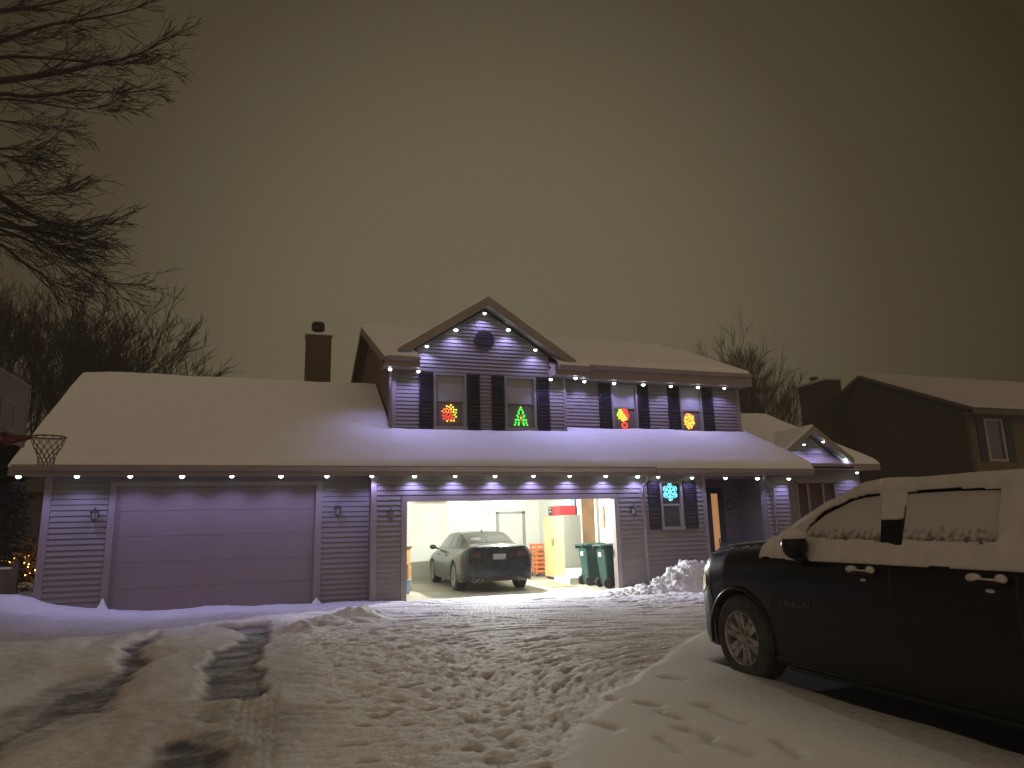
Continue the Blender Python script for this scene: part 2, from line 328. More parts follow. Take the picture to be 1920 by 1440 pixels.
# lawn to the right, and flat ground far off
lawn = ss(9.0, 10.5, X); Z = Z * (1 - lawn) + lawn * (.16 + .06 * (fbm(X * .6, Y * .6, 3, 81) - .5))
Z += .03 * np.exp(-((Y - 15.25) / .12) ** 2) * (fbm(X * 6, Y * 3, 3, 83) - .25) * (X < 2.7)
apr = ss(2.7, 3.0, X) * ss(8.1, 7.8, X) * ss(14.9, 15.3, Y); Z = Z * (1 - apr) + apr * .003; bare = np.maximum(bare, apr * .38 * (Y < 15.8))
inside = (X > 2.2) & (X < 8.9) & (Y > 15.5) & (Y < 21.9); Z = np.where(inside, -.06, Z)
far = ss(22, 60, np.hypot(X, Y - 10)); Z = Z * (1 - far) + far * .2
rough = np.clip(.75 * (1 - smooth_right) * (1 - left_zone * .6), .12, 1) * (1 - far) + .1
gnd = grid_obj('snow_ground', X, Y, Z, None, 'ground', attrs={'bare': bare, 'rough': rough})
tag(gnd, 'trampled snow over the driveway with bare wheel tracks', None, None, 'structure')
def gz(x, y):
    i = np.abs(gx - x).argmin(); j = np.abs(gy - y).argmin(); return float(Z[j, i])
# ------------------------------------------------------------------ house
YW, YL, YU, YR = 15.40, 15.75, 16.50, 16.78
house = empty('house', (5, 16, 0), 0, 'taupe two storey house with open lit double garage and snowy roofs', 'house')
house.matrix_world = Matrix.Translation((5, 16, 0)); HO = Matrix.Translation((-5, -16, 0))
def hp(o):     # parent a mesh whose vertices are in world space
    o.parent = house; o.matrix_parent_inverse = Matrix.Translation((-5, -16, 0)); return o
def HB(mb, name, m, parent=None, **k):
    o = mb.build(name, m, None, **k); o.parent = parent or house; o.matrix_parent_inverse = (parent.matrix_world if parent and parent is not house else house.matrix_world).inverted() if not parent or parent is house else Matrix(); return o
def siding(mb, T, z0, z1, lim, holes=(), h=.108, off=.024):
    """lap siding: T(u, z, out) -> point; lim(z) -> (ul, ur); holes (u0, u1, za, zb)"""
    n = int(math.ceil((z1 - z0) / h)); cuts = sorted({z0, z1, *[z0 + i * h for i in range(n + 1) if z0 + i * h < z1], *[z for q in holes for z in q[2:] if z0 < z < z1]})
    for za, zb in zip(cuts[:-1], cuts[1:]):
        if zb - za < 1e-4: continue
        i = math.floor((za - z0 + 1e-5) / h); fo = lambda z: .002 + off * max(0, 1 - (z - z0 - i * h) / h)
        la, lb = lim(za), lim(zb); zm = (za + zb) / 2
        top = abs(zb - z0 - (i + 1) * h) < 1e-4; zt = zb - .009 if top and zb - za > .02 else zb
        segs = [(la[0], lb[0], la[1], lb[1])]
        for hu0, hu1, ha, hb in holes:
            if ha < zm < hb:
                ns = []
                for a, a2, c, c2 in segs:
                    if hu1 <= max(a, a2) or hu0 >= min(c, c2): ns.append((a, a2, c, c2)); continue
                    if hu0 > max(a, a2): ns.append((a, a2, hu0, hu0))
                    if hu1 < min(c, c2): ns.append((hu1, hu1, c, c2))
                segs = ns
        for a, a2, c, c2 in segs:
            if c - a < .005: continue
            mb.quad(T(a, za, fo(za)), T(c, za, fo(za)), T(c2, zt, fo(zt)), T(a2, zt, fo(zt)))
            if abs(za - z0 - i * h) < 1e-4: mb.quad(T(a, za, 0), T(c, za, 0), T(c, za, fo(za)), T(a, za, fo(za)))
def front(y): return lambda u, z, o: (u, y - o, z)
# --- left bay wall (recessed) with overhead door
mb = MB(); siding(mb, front(YL), 0, 2.75, lambda z: (-4.05, 2.10), [(-2.90, 1.02, -1, 2.53)])
mb.box((-4.05, YL + .15, 0), (-2.9, YL, 2.75)); mb.box((1.02, YL + .15, 0), (2.2, YL, 2.75)); mb.box((-2.9, YL + .15, 2.53), (1.02, YL, 2.75))
HB(mb, 'wall', 'siding')
mb = MB(); siding(mb, front(YW), 0, 2.70, lambda z: (2.22, 8.70), [(2.80, 8.03, -1, 2.2)])
siding(mb, front(YW - .002), 0, 2.70, lambda z: (8.80, 10.50), [(9.22, 9.94, 1.33, 2.58)])
mb.box((2.12, YW, 0), (2.8, YW + .16, 2.75)); mb.box((8.03, YW, 0), (9.26, YW + .16, 2.75)); mb.box((2.8, YW, 2.2), (8.03, YW + .16, 2.75))
mb.box((9.26, YW, 0), (9.9, YW + .16, 1.37)); mb.box((9.9, YW, 0), (10.5, YW + .16, 2.75)); mb.box((9.26, YW, 2.55), (9.9, YW + .16, 2.75))
mb.box((2.12, YW + .16, 0), (2.25, YL + .3, 2.75))
HB(mb, 'wall', 'siding')
# porch right wall piece and wing wall
mb = MB(); siding(mb, front(15.5), 0, 2.62, lambda z: (12.55, 13.25)); mb.box((12.5, 15.5, 0), (13.3, 15.65, 2.65)); mb.box((12.9, 15.65, 0), (13.02, 17.2, 2.65)); HB(mb, 'wall', 'siding')
mb = MB(); siding(mb, front(17.4), 0, 3.0, lambda z: (13.1, 17.75), [(15.2, 16.75, .9, 2.7)]); mb.box((13.1, 17.4, 0), (15.2, 17.55, 3.05)); mb.box((16.75, 17.4, 0), (17.75, 17.55, 3.05)); mb.box((15.2, 17.4, 0), (16.75, 17.55, .9)); mb.box((15.2, 17.4, 2.7), (16.75, 17.55, 3.05)); mb.box((17.6, 17.55, 0), (17.75, 23, 3.05)); HB(mb, 'wall', 'siding')
mb = MB(); mb.box((10.5, 17.1, 0), (13.0, 17.25, 2.75)); HB(mb, 'porch_wall', 'porchwall')
# upper walls
WIN_U = [(3.73, 4.57, 3.93, 5.32), (5.58, 6.44, 3.93, 5.32)]
def gl(z):   # front wall outline incl. gable
    if z <= 5.36: return (2.75, 7.25)
    a = (7.02 - z) / .655; return (5.07 - a, 5.07 + a)
mb = MB(); siding(mb, front(YU), 3.55, 5.36, lambda z: (2.80, 7.20), WIN_U, h=.094)
siding(mb, front(YU), 5.36, 6.98, lambda z: (max(3.32, gl(z)[0]), min(6.82, gl(z)[1])), [], h=.094)
mb.box((2.75, YU, 3.3), (3.74, YU + .15, 5.36)); mb.box((4.56, YU, 3.3), (5.6, YU + .15, 5.36)); mb.box((6.42, YU, 3.3), (7.25, YU + .15, 5.36))
mb.plate([(3.3, YU, 5.36), (6.84, YU, 5.36), (6.84, YU, 5.9), (5.07, YU, 7.04), (3.3, YU, 5.9)], (0, .15, 0))
HB(mb, 'wall', 'siding')
WIN_R = [(8.62, 9.42, 3.98, 5.30), (10.78, 11.52, 3.98, 5.30)]
WIN_R = [(a + .14, b + .14, c, d) for a, b, c, d in WIN_R]
mb = MB(); siding(mb, front(YR), 3.55, 5.40, lambda z: (7.25, 12.90), WIN_R, h=.094)
mb.box((7.25, YR, 3.3), (8.77, YR + .15, 5.4)); mb.box((9.55, YR, 3.3), (10.93, YR + .15, 5.4)); mb.box((11.65, YR, 3.3), (12.92, YR + .15, 5.4)); mb.box((7.1, YU + .15, 3.3), (7.25, YR, 5.4))
HB(mb, 'wall', 'siding')
# side gable wall, facing the garage roof
RY, RZ = 20.8, 7.62
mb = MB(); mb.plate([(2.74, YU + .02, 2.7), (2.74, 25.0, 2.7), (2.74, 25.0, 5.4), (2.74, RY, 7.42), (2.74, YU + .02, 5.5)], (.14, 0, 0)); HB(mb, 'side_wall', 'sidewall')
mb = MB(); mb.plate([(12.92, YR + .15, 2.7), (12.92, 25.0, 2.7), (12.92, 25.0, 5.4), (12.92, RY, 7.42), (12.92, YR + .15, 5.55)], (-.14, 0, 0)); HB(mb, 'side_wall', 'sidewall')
mb = MB(); mb.box((-4.05, YL + .15, 0), (-3.9, 22.5, 2.8)); mb.plate([(-4.05, YL, 2.8), (-4.05, 22.6, 2.8), (-4.05, 19.2, 5.2)], (.15, 0, 0)); mb.box((-4.05, 22.5, 0), (2.2, 22.65, 2.8)); HB(mb, 'side_wall', 'siding')
# corner boards, door trim
mb = MB(); mb.box((-4.10, YL - .03, 0), (-3.97, YL + .12, 2.75)); HB(mb, 'corner_board', 'trim')
mb = MB(); mb.box((2.10, YW - .03, 0), (2.22, YW + .1, 2.72)); HB(mb, 'corner_board', 'trim')
mb = MB(); mb.box((8.70, YW - .03, 0), (8.80, YW + .1, 2.72)); HB(mb, 'corner_board', 'trim')
mb = MB(); mb.box((10.48, YW - .03, 0), (10.60, YW + .1, 2.72)); HB(mb, 'corner_board', 'trim')
mb = MB(); mb.box((2.70, YU - .03, 3.4), (2.80, YU + .12, 5.42)); HB(mb, 'corner_board', 'trim')
mb = MB(); mb.box((7.20, YU - .03, 3.4), (7.28, YU + .12, 5.42)); HB(mb, 'corner_board', 'trim')
mb = MB(); mb.box((12.84, YR - .03, 3.4), (12.95, YR + .1, 5.42)); HB(mb, 'corner_board', 'trim')
mb = MB(); mb.box((-2.98, YL - .04, 0), (-2.86, YL + .10, 2.60)); mb.box((.96, YL - .04, 0), (1.10, YL + .10, 2.60)); mb.box((-2.86, YL - .04, 2.5), (.96, YL + .10, 2.60)); HB(mb, 'door_frame', 'trim')
mb = MB(); mb.box((2.76, YW - .035, 0), (2.88, YW + .16, 2.24)); mb.box((7.96, YW - .035, 0), (8.08, YW + .16, 2.24)); mb.box((2.88, YW - .035, 2.13), (7.96, YW + .16, 2.24)); HB(mb, 'door_frame', 'trim')
mb = MB()
for i in range(5):
    z0 = .02 + i * .5; mb.box((-2.86, YL + .04, z0), (.96, YL + .08, z0 + .494))
mb.box((-2.86, YL + .05, 0), (.96, YL + .09, 2.5)); od = HB(mb, 'overhead_door', 'door'); 
mb = MB(); mb.box((-2.86, YL + .035, -.01), (.96, YL + .09, .03)); HB(mb, 'door_seal', 'black')
# interior of the garage
GX0, GX1, GY1, GZ = 2.35, 8.45, 21.7, 2.62
mb = MB(); mb.box((GX0 - .1, YW + .16, -.02), (GX0, GY1, GZ)); mb.box((GX0 - .1, GY1, -.02), (GX1 + .1, GY1 + .1, GZ)); mb.box((GX1, YW + .16, -.02), (GX1 + .1, GY1, GZ)); mb.box((GX0 - .1, YW + .16, GZ), (GX1 + .1, GY1 + .1, GZ + .1))
mb.box((GX0, YW + .162, 0), (2.76, YW + .18, 2.6)); mb.box((8.08, YW + .162, 0), (GX1, YW + .18, 2.6)); mb.box((2.76, YW + .162, 2.26), (8.08, YW + .18, 2.6))
HB(mb, 'garage_lining', 'drywall')
mb = MB(); mb.box((2.2, YW - .12, -.08), (8.6, GY1 + .1, .004)); HB(mb, 'garage_floor', 'concrete')
mb = MB(); mb.box((6.95, GY1 - .03, 0), (7.05, GY1, 2.0)); mb.box((7.85, GY1 - .03, 0), (7.95, GY1, 2.0)); mb.box((6.95, GY1 - .03, 1.92), (7.95, GY1, 2.0)); pd = HB(mb, 'door', 'cabside')
mb = MB(); mb.box((7.05, GY1 - .02, .02), (7.85, GY1 - .002, 1.92)); HB(mb, 'door_leaf', 'white', bevel=.004)
mb = MB(); mb.box((8.38, 17.33, .35), (8.449, 18.2, 2.45)); HB(mb, 'house_door', 'brown')
mb = MB(); mb.box((8.36, 17.22, .35), (8.448, 17.33, 2.5)); mb.box((8.36, 18.2, .35), (8.448, 18.29, 2.5)); HB(mb, 'door_frame', 'white')
mb = MB(); mb.box((7.45, 17.1, 0), (8.44, 18.15, .18)); mb.box((7.78, 17.1, .18), (8.44, 18.15, .36)); HB(mb, 'steps', 'white', bevel=.01)
for gy_, gx_ in ((18.35, 4.0), (18.35, 6.6), (20.4, 5.4)):
    mb = MB(); mb.box((gx_ - .6, gy_ - .09, GZ - .07), (gx_ + .6, gy_ + .09, GZ - .001)); fx_ = HB(mb, 'ceiling_light', 'white')
    mb = MB(); mb.box((gx_ - .57, gy_ - .07, GZ - .10), (gx_ + .57, gy_ + .07, GZ - .072)); HB(mb, 'light_tube', 'garlamp')
o_ = empty('ceiling_bulb', (5.8, 17.2, 2.27), 0, 'bare bulb in a holder under the garage ceiling', 'ceiling light')
mb = MB(); mb.tube([(0, 0, .26), (0, 0, .06)], .012, 6); mb.lathe([(.03, .09), (.03, .03), (.02, .03)], 12); mb.build('holder', 'white', o_)
mb = MB(); mb.ball((0, 0, 0), .035, n=12); mb.build('bulb', 'garlamp', o_, smooth=True)
L_ = bpy.data.lights.new('bulb_light', 'POINT'); L_.energy = 1450; L_.color = (.97, 1, .94); L_.shadow_soft_size = .045; l_ = bpy.data.objects.new('light', L_); l_.location = (0, 0, -.045); link(l_, o_)
# --- roofs
def roofplate(mb, pts, th=.12): mb.plate(pts, (0, 0, -th))
ES, EZ = 14.98, 2.86     # lower eave y, z ; slope
SL = (5.42 - EZ) / (19.2 - ES)
mb = MB(); x0, x1 = -4.48, 2.74
roofplate(mb, [(x0, ES, EZ), (13.72, ES, EZ), (13.12, 16.8, EZ + SL * 1.82), (2.74, 16.8, EZ + SL * 1.82), (2.74, 19.2, 5.42), (x0, 19.2, 5.42)])
roofplate(mb, [(x0, 19.2, 5.42), (2.74, 19.2, 5.42), (2.74, 23.2, 3.0), (x0, 23.2, 3.0)])
roofplate(mb, [(13.72, ES, EZ), (13.72, 17.3, EZ), (13.12, 16.8, EZ + SL * 1.82)])
HB(mb, 'roof', 'fascia')
for a_, b_ in (((-4.45, ES + .05, 2.70), (2.1, YL - .02, 2.725)), ((2.1, ES + .05, 2.70), (13.7, YW - .03, 2.725)), ((10.5, YW - .03, 2.70), (13.6, 17.15, 2.725))): HB(MB().box(a_, b_), 'soffit', 'soffit')
mb = MB(); mb.box((-4.48, ES - .02, 2.66), (13.72, ES + .03, 2.85)); HB(mb, 'fascia', 'fascia')
def gutter(xa, xb, y, z, nm='gutter'):
    mb = MB(); mb.plate([(xa, y, z), (xa, y - .10, z), (xa, y - .12, z - .03), (xa, y - .09, z - .10), (xa, y, z - .11)], (xb - xa, 0, 0)); return HB(mb, nm, 'fascia')
gutter(-4.44, 8.9, ES - .022, 2.86); gutter(8.93, 13.7, ES - .002, 2.83)
mb = MB(); mb.plate([(-4.48, ES, 2.66), (-4.48, ES, 2.85), (-4.48, 19.2, 5.42), (-4.48, 23.2, 3.0), (-4.48, 23.2, 2.8), (-4.48, 19.2, 5.2)], (-.03, 0, 0)); HB(mb, 'rake_board', 'fascia')
# main roof
ME, MZ = 16.05, 5.56; MS = (RZ - MZ) / (RY - ME)
mb = MB()
zn = MZ + MS * .6
roofplate(mb, [(2.48, ME, MZ), (3.3, ME, MZ), (3.3, ME + .6, zn), (6.84, ME + .6, zn), (6.84, ME, MZ), (7.78, ME, MZ), (7.78, 16.33, MZ + MS * .28), (13.08, 16.33, MZ + MS * .28), (12.95, RY, RZ), (2.48, RY, RZ)])
roofplate(mb, [(2.48, RY, RZ), (12.95, RY, RZ), (12.95, 25.5, 5.5), (2.48, 25.5, 5.5)]); HB(mb, 'roof', 'fascia')
mb = MB(); mb.box((2.45, ME - .02, 5.32), (3.27, ME + .02, 5.55)); mb.box((2.45, ME + .02, 5.32), (2.48, YU, 5.5)); mb.box((3.27, ME - .02, 5.32), (3.30, YU, 5.55)); HB(mb, 'fascia', 'fascia')
mb = MB(); mb.box((6.84, ME - .02, 5.32), (7.80, ME + .02, 5.55)); mb.box((6.82, ME - .02, 5.32), (6.84, YU, 5.55)); mb.box((7.78, ME, 5.32), (7.80, 16.33, 5.55)); mb.box((7.78, 16.31, 5.32), (13.1, 16.35, 5.685)); mb.box((13.08, 16.35, 5.34), (13.1, YR + .3, 5.66)); HB(mb, 'fascia', 'fascia')
for a_, b_ in (((2.48, ME, 5.345), (3.28, YU, 5.37)), ((6.84, ME, 5.345), (7.78, YU + .1, 5.37)), ((7.78, 16.35, 5.345), (13.08, YR, 5.37))): HB(MB().box(a_, b_), 'soffit', 'soffit')
gutter(2.5, 3.28, ME - .022, 5.56); gutter(6.9, 7.78, ME - .022, 5.56); gutter(7.82, 13.06, 16.308, 5.67)
mb = MB(); mb.plate([(2.48, ME, 5.34), (2.48, ME, 5.55), (2.48, RY, RZ), (2.48, 25.5, 5.5), (2.48, 25.5, 5.3), (2.48, RY, RZ - .22)], (-.03, 0, 0)); HB(mb, 'rake_board', 'fascia')
# front gable roof
GP = (5.07, 7.27); gs = .655; gxl, gxr = 2.80, 7.40
mb = MB()
for s, xe in ((-1, gxl), (1, gxr)):
    ze = GP[1] - abs(xe - GP[0]) * gs
    mb.plate([(GP[0], 16.08, GP[1]), (xe, 16.08, ze), (xe, 16.08 + max(.2, (ze - MZ) / MS + .1), ze), (GP[0], 20.1, GP[1])], (0, 0, -.10))
HB(mb, 'gable_roof', 'soffit')
mb = MB()
for xe in (gxl - .02, gxr + .02):
    ze = GP[1] - abs(xe - GP[0]) * gs
    mb.plate([(GP[0], 16.06, GP[1] + .01), (xe, 16.06, ze + .01), (xe, 16.06, ze - .04), (xe + (.30 if xe < 5 else -.30), 16.06, ze - .04), (GP[0], 16.06, GP[1] - .24)], (0, .02, 0))
HB(mb, 'rake_board', 'fascia')
mb = MB(); mb.lathe([(.001, 0), (.25, 0), (.27, .02), (.27, .04), (.23, .04), (.22, .02)], 28, Matrix.Translation((5.07, YU - .01, 6.23)) @ Matrix.Rotation(PI / 2, 4, 'X'))
for i in range(7): mb.box((5.07 - math.sqrt(max(0, .05 - (i * .06 - .18) ** 2)), YU - .045, 6.23 + i * .06 - .185), (5.07 + math.sqrt(max(0, .05 - (i * .06 - .18) ** 2)), YU - .02, 6.23 + i * .06 - .155))
HB(mb, 'gable_vent', 'vent')
# right wing roof
mb = MB(); A = (18.22, 17.0, 3.18); 
roofplate(mb, [(12.95, 17.0, 3.18), A, (16.62, 20, 5.07), (12.95, 20, 5.07)], .1); roofplate(mb, [A, (18.22, 23, 3.18), (16.62, 20, 5.07)], .1); roofplate(mb, [(12.95, 20, 5.07), (16.62, 20, 5.07), (18.22, 23, 3.18), (12.95, 23, 3.18)], .1); HB(mb, 'roof', 'fascia')
mb = MB(); mb.box((17.15, 16.97, 2.98), (18.22, 17.0, 3.17)); mb.box((18.20, 17.0, 2.98), (18.23, 23, 3.17)); HB(mb, 'fascia', 'fascia'); HB(MB().box((13.0, 16.97, 2.98), (14.5, 17.0, 3.17)), 'fascia', 'fascia')
for a_, b_ in (((13.0, 17.0, 3.0), (18.2, 17.38, 3.02)), ((17.76, 17.38, 3.0), (18.2, 23, 3.02))): HB(MB().box(a_, b_), 'soffit', 'soffit')
mb = MB(); P2 = (15.78, 4.33); k2 = .70
siding(mb, front(17.385), 3.03, 4.1, lambda z: (P2[0] - (4.12 - z) / k2, P2[0] + (4.12 - z) / k2), [], h=.12)
mb.plate([(14.4, 17.39, 3.03), (17.2, 17.39, 3.03), (15.78, 17.39, 4.2)], (0, .1, 0)); HB(mb, 'gable_wall', 'siding')
mb = MB()
for xe in (14.35, 17.2):
    ze = P2[1] - abs(xe - P2[0]) * k2; yb = 17 + max(.1, (ze - 3.18) / .63) + .1
    mb.plate([(P2[0], 17.0, P2[1]), (xe, 17.0, ze), (xe, yb, ze), (P2[0], 18.95, P2[1])], (0, 0, -.08))
HB(mb, 'gable_roof', 'soffit')
mb = MB()
for xe in (14.33, 17.22):
    ze = P2[1] - abs(xe - P2[0]) * k2
    mb.plate([(P2[0], 16.98, P2[1] + .01), (xe, 16.98, ze + .01), (xe, 16.98, ze - .16), (P2[0], 16.98, P2[1] - .19)], (0, .02, 0))
HB(mb, 'rake_board', 'fascia')
# --- roof snow: one sheet per roof
def roofsnow(x0, x1, y0, y1, deck, region, th, name='roof_snow', st=.05, s=0, edge=None, par=None):
    xs = np.arange(x0, x1 + 1e-6, st); ys = np.arange(y0, y1 + 1e-6, st); X, Y = np.meshgrid(xs, ys)
    d = edge(X, Y); T = th * (1 - (1 - np.clip(d / .16, 0, 1)) ** 2) ** .5 + .09 * (fbm(X * .6, Y * .6, 3, s) - .5) + .03 * (fbm(X * 3, Y * 3, 3, s + 2) - .5)
    Zs = deck(X, Y) + np.where(d < .01, .0, np.maximum(T, .015))
    k = region(X, Y); kk = k[:-1, :-1] & k[1:, 1:] & k[:-1, 1:] & k[1:, :-1]
    o = grid_obj(name, X, Y, Zs, kk, 'snowroof'); o.parent = house; o.matrix_parent_inverse = house.matrix_world.inverted()
    return o
def dk(X, Y): return np.minimum(EZ + SL * (Y - ES), np.where(X > 13.0, EZ + (13.74 - X) * 1.75, 99)) + .004
roofsnow(-4.51, 13.74, ES - .06, 19.35, lambda X, Y: dk(X, Y) - np.maximum(0, Y - 19.2) * 1.5, lambda X, Y: ((X < 2.73) | (Y < 16.48) | ((X > 7.2) & (Y < 16.76)) | (X > 12.98) & (Y < 17.3)), .13, s=100,
         edge=lambda X, Y: np.minimum.reduce([X + 4.51, Y - ES + .04 + .07 * (fbm(X * 4, X * 0, 4, 105) - .5), (13.74 - X) * 1.0, np.where(X < 2.73, 19.5 - Y, 9), 9 + 0 * X]))
def dm(X, Y): return MZ + MS * (Y - ME) + .004
roofsnow(2.45, 13.1, ME - .05, RY + .1, lambda X, Y: dm(X, Y) - np.maximum(0, Y - RY) * 1.5, lambda X, Y: ((X < 7.8) | (Y > 16.28)) & ~((np.abs(X - 5.07) < 1.8) & (Y < ME + .66)) , .12, s=110,
         edge=lambda X, Y: np.minimum.reduce([X - 2.45, np.where(X < 7.8, Y - ME + .05, Y - 16.295), np.where(Y > 16.3, 13.1 - .03 * (Y - 16.3) - X, 9), RY + .3 - Y, np.where(Y < 16.3, 7.83 - X, 9)]))
def dg(X, Y): return GP[1] - np.abs(X - GP[0]) * gs + .004
roofsnow(gxl, gxr, 16.07, 20.0, dg, lambda X, Y: dg(X, Y) > dm(X, Y) + .0, .05, s=120, edge=lambda X, Y: np.minimum.reduce([Y - 16.07, X - gxl, gxr - X]))
def dw(X, Y): return np.minimum(3.18 + .63 * (Y - 17), 3.18 + (18.22 - X) * 1.18) + .004
roofsnow(12.98, 18.25, 16.97, 20.1, dw, lambda X, Y: ~((np.abs(X - P2[0]) < 1.0) & (Y < 17.5)), .10, s=130, edge=lambda X, Y: np.minimum.reduce([Y - 16.97, 18.25 - X, 20.3 - Y]))
def dg2(X, Y): return P2[1] - np.abs(X - P2[0]) * k2 + .004
roofsnow(14.35, 17.2, 16.99, 18.95, dg2, lambda X, Y: dg2(X, Y) > dw(X, Y), .06, s=140, edge=lambda X, Y: np.minimum.reduce([Y - 16.99, X - 14.35, 17.2 - X]))
# --- windows, shutters
def window(x0, x1, z0, z1, y, lower='blind', upper='blind', arch=False):
    mb = MB(); w = .055
    mb.box((x0 + .001, y - .03, z0 + .001), (x0 + w, y + .05, z1 - .001)); mb.box((x1 - w, y - .03, z0 + .001), (x1 - .001, y + .05, z1 - .001)); mb.box((x0 + w, y - .03, z1 - w), (x1 - w, y + .05, z1 - .001)); mb.box((x0 - .02, y - .045, z0 - .03), (x1 + .02, y + .05, z0 + w))
    zm = (z0 + z1) / 2; o = HB(mb, 'window', 'winframe')
    mb = MB(); mb.box((x0 + w, y + .0, zm - .025), (x1 - w, y + .045, zm + .025)); mb.box((x0 + w, y + .012, z0 + w), (x0 + w + .035, y + .045, zm - .025)); mb.box((x1 - w - .035, y + .012, z0 + w), (x1 - w, y + .045, zm - .025)); q = mb.build('sash', 'winframe'); q.parent = o
    mb = MB(); mb.box((x0 + w, y + .038, zm + .025), (x1 - w, y + .044, z1 - w)); q = mb.build('pane', upper); q.parent = o
    mb = MB(); mb.box((x0 + w + .035, y + .036, z0 + w), (x1 - w - .035, y + .042, zm - .025)); q = mb.build('pane', lower); q.parent = o
def shutter(x0, x1, z0, z1, y):
    mb = MB(); mb.box((x0, y - .045, z0), (x0 + .05, y - .016, z1)); mb.box((x1 - .05, y - .045, z0), (x1, y - .016, z1))
    for z in (z0, (z0 + z1) / 2 - .03, z1 - .06): mb.box((x0 + .05, y - .044, z), (x1 - .05, y - .017, z + .06))
    n = int((z1 - z0) / .045)
    for i in range(n):
        z = z0 + .02 + i * .045; mb.hexa([(x0 + .05, y - .042, z), (x1 - .05, y - .042, z), (x1 - .05, y - .020, z + .02), (x0 + .05, y - .020, z + .02), (x0 + .05, y - .042, z + .012), (x1 - .05, y - .042, z + .012), (x1 - .05, y - .020, z + .032), (x0 + .05, y - .020, z + .032)])
    mb.box((x0 + .05, y - .019, z0), (x1 - .05, y - .0165, z1))
    HB(mb, 'shutter', 'shutter')
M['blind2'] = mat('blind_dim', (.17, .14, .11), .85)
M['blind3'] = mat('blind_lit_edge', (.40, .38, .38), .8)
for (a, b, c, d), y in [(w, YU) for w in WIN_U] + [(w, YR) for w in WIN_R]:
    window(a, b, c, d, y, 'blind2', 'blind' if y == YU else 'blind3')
for x0_, x1_, y in ((3.37, 3.72, YU), (4.59, 4.92, YU), (5.23, 5.57, YU), (6.46, 6.81, YU), (8.38, 8.75, YR), (9.57, 9.91, YR), (10.53, 10.91, YR), (11.67, 12.03, YR)):
    shutter(x0_, x1_, 3.9, 5.31, y)
window(9.26, 9.90, 1.37, 2.55, YW, 'glassdark', 'glassdark'); shutter(8.91, 9.24, 1.36, 2.55, YW); shutter(9.93, 10.30, 1.36, 2.55, YW)
# porch: door, lit sidelight
mb = MB(); mb.box((11.45, 17.05, .1), (11.91, 17.1, 2.45)); mb.box((12.13, 17.04, .1), (12.32, 17.1, 2.45)); mb.box((11.91, 17.05, 2.3), (12.13, 17.1, 2.45)); HB(mb, 'front_door', 'greendoor', bevel=.005)
mb = MB(); mb.box((11.915, 17.06, .3), (12.125, 17.09, 2.295)); HB(mb, 'side_light', 'woodlit')
# wing window
mb = MB()
for x in (15.2, 15.62, 16.2, 16.68): mb.box((x, 17.37, .95), (x + .07, 17.42, 2.65))
mb.box((15.2, 17.37, 2.6), (16.75, 17.42, 2.7)); mb.box((15.2, 17.37, .9), (16.75, 17.42, 1.0)); wo = HB(mb, 'window', 'trim')
M['curtain'] = mat('drawn_curtain', (.10, .05, .03), .9, var=.5, vscale=5)
mb = MB(); mb.box((15.25, 17.43, .95), (16.7, 17.44, 2.65)); q = mb.build('pane', 'curtain'); q.parent = wo
# downspouts
def spout(pts, r=.035, par=None):
    mb = MB(); mb.tube(pts, r, 8); HB(mb, 'downspout', 'trim', smooth=True)
spout([(8.72, 15.08, 2.72), (8.80, 15.14, 2.60), (8.76, 15.33, 2.42), (8.75, 15.34, .1)])
spout([(12.25, 15.10, 2.68), (12.30, 15.2, 2.56), (12.72, 15.42, 2.35), (12.76, 15.44, 2.2), (12.76, 15.44, .1)])
spout([(2.55, 16.10, 5.4), (2.62, 16.2, 5.28), (2.66, 16.43, 5.05), (2.66, 16.43, 4.0)], .04)
# chimney
mb = MB(); mb.box((.98, 23.6, 0), (1.80, 24.3, 8.05)); ch_ = HB(mb, 'chimney', 'brick')
mb = MB(); mb.box((.93, 23.55, 8.05), (1.85, 24.35, 8.14)); q = mb.build('chimney_crown', 'snowroof', bevel=.03); q.parent = ch_
mb = MB(); c = Matrix.Translation((1.37, 23.95, 8.14)); mb.lathe([(.10, 0), (.10, .14), (.19, .16), (.21, .20), (.21, .31), (.19, .33)], 16, c); mb.lathe([(.22, .35), (.20, .44), (.02, .47)], 16, c)
for k in range(6): w = k * PI / 3; mb.tube([(1.37 + .2 * math.cos(w), 23.95 + .2 * math.sin(w), 8.3), (1.37 + .2 * math.cos(w), 23.95 + .2 * math.sin(w), 8.5)], .02, 5)
q = mb.build('chimney_cap', 'black'); q.parent = ch_
mb = MB(); mb.lathe([(.06, 0), (.06, .2), (.09, .2), (.09, .24), (.01, .25)], 10, Matrix.Translation((9.3, 21.0, 7.5))); HB(mb, 'roof_vent', 'black')
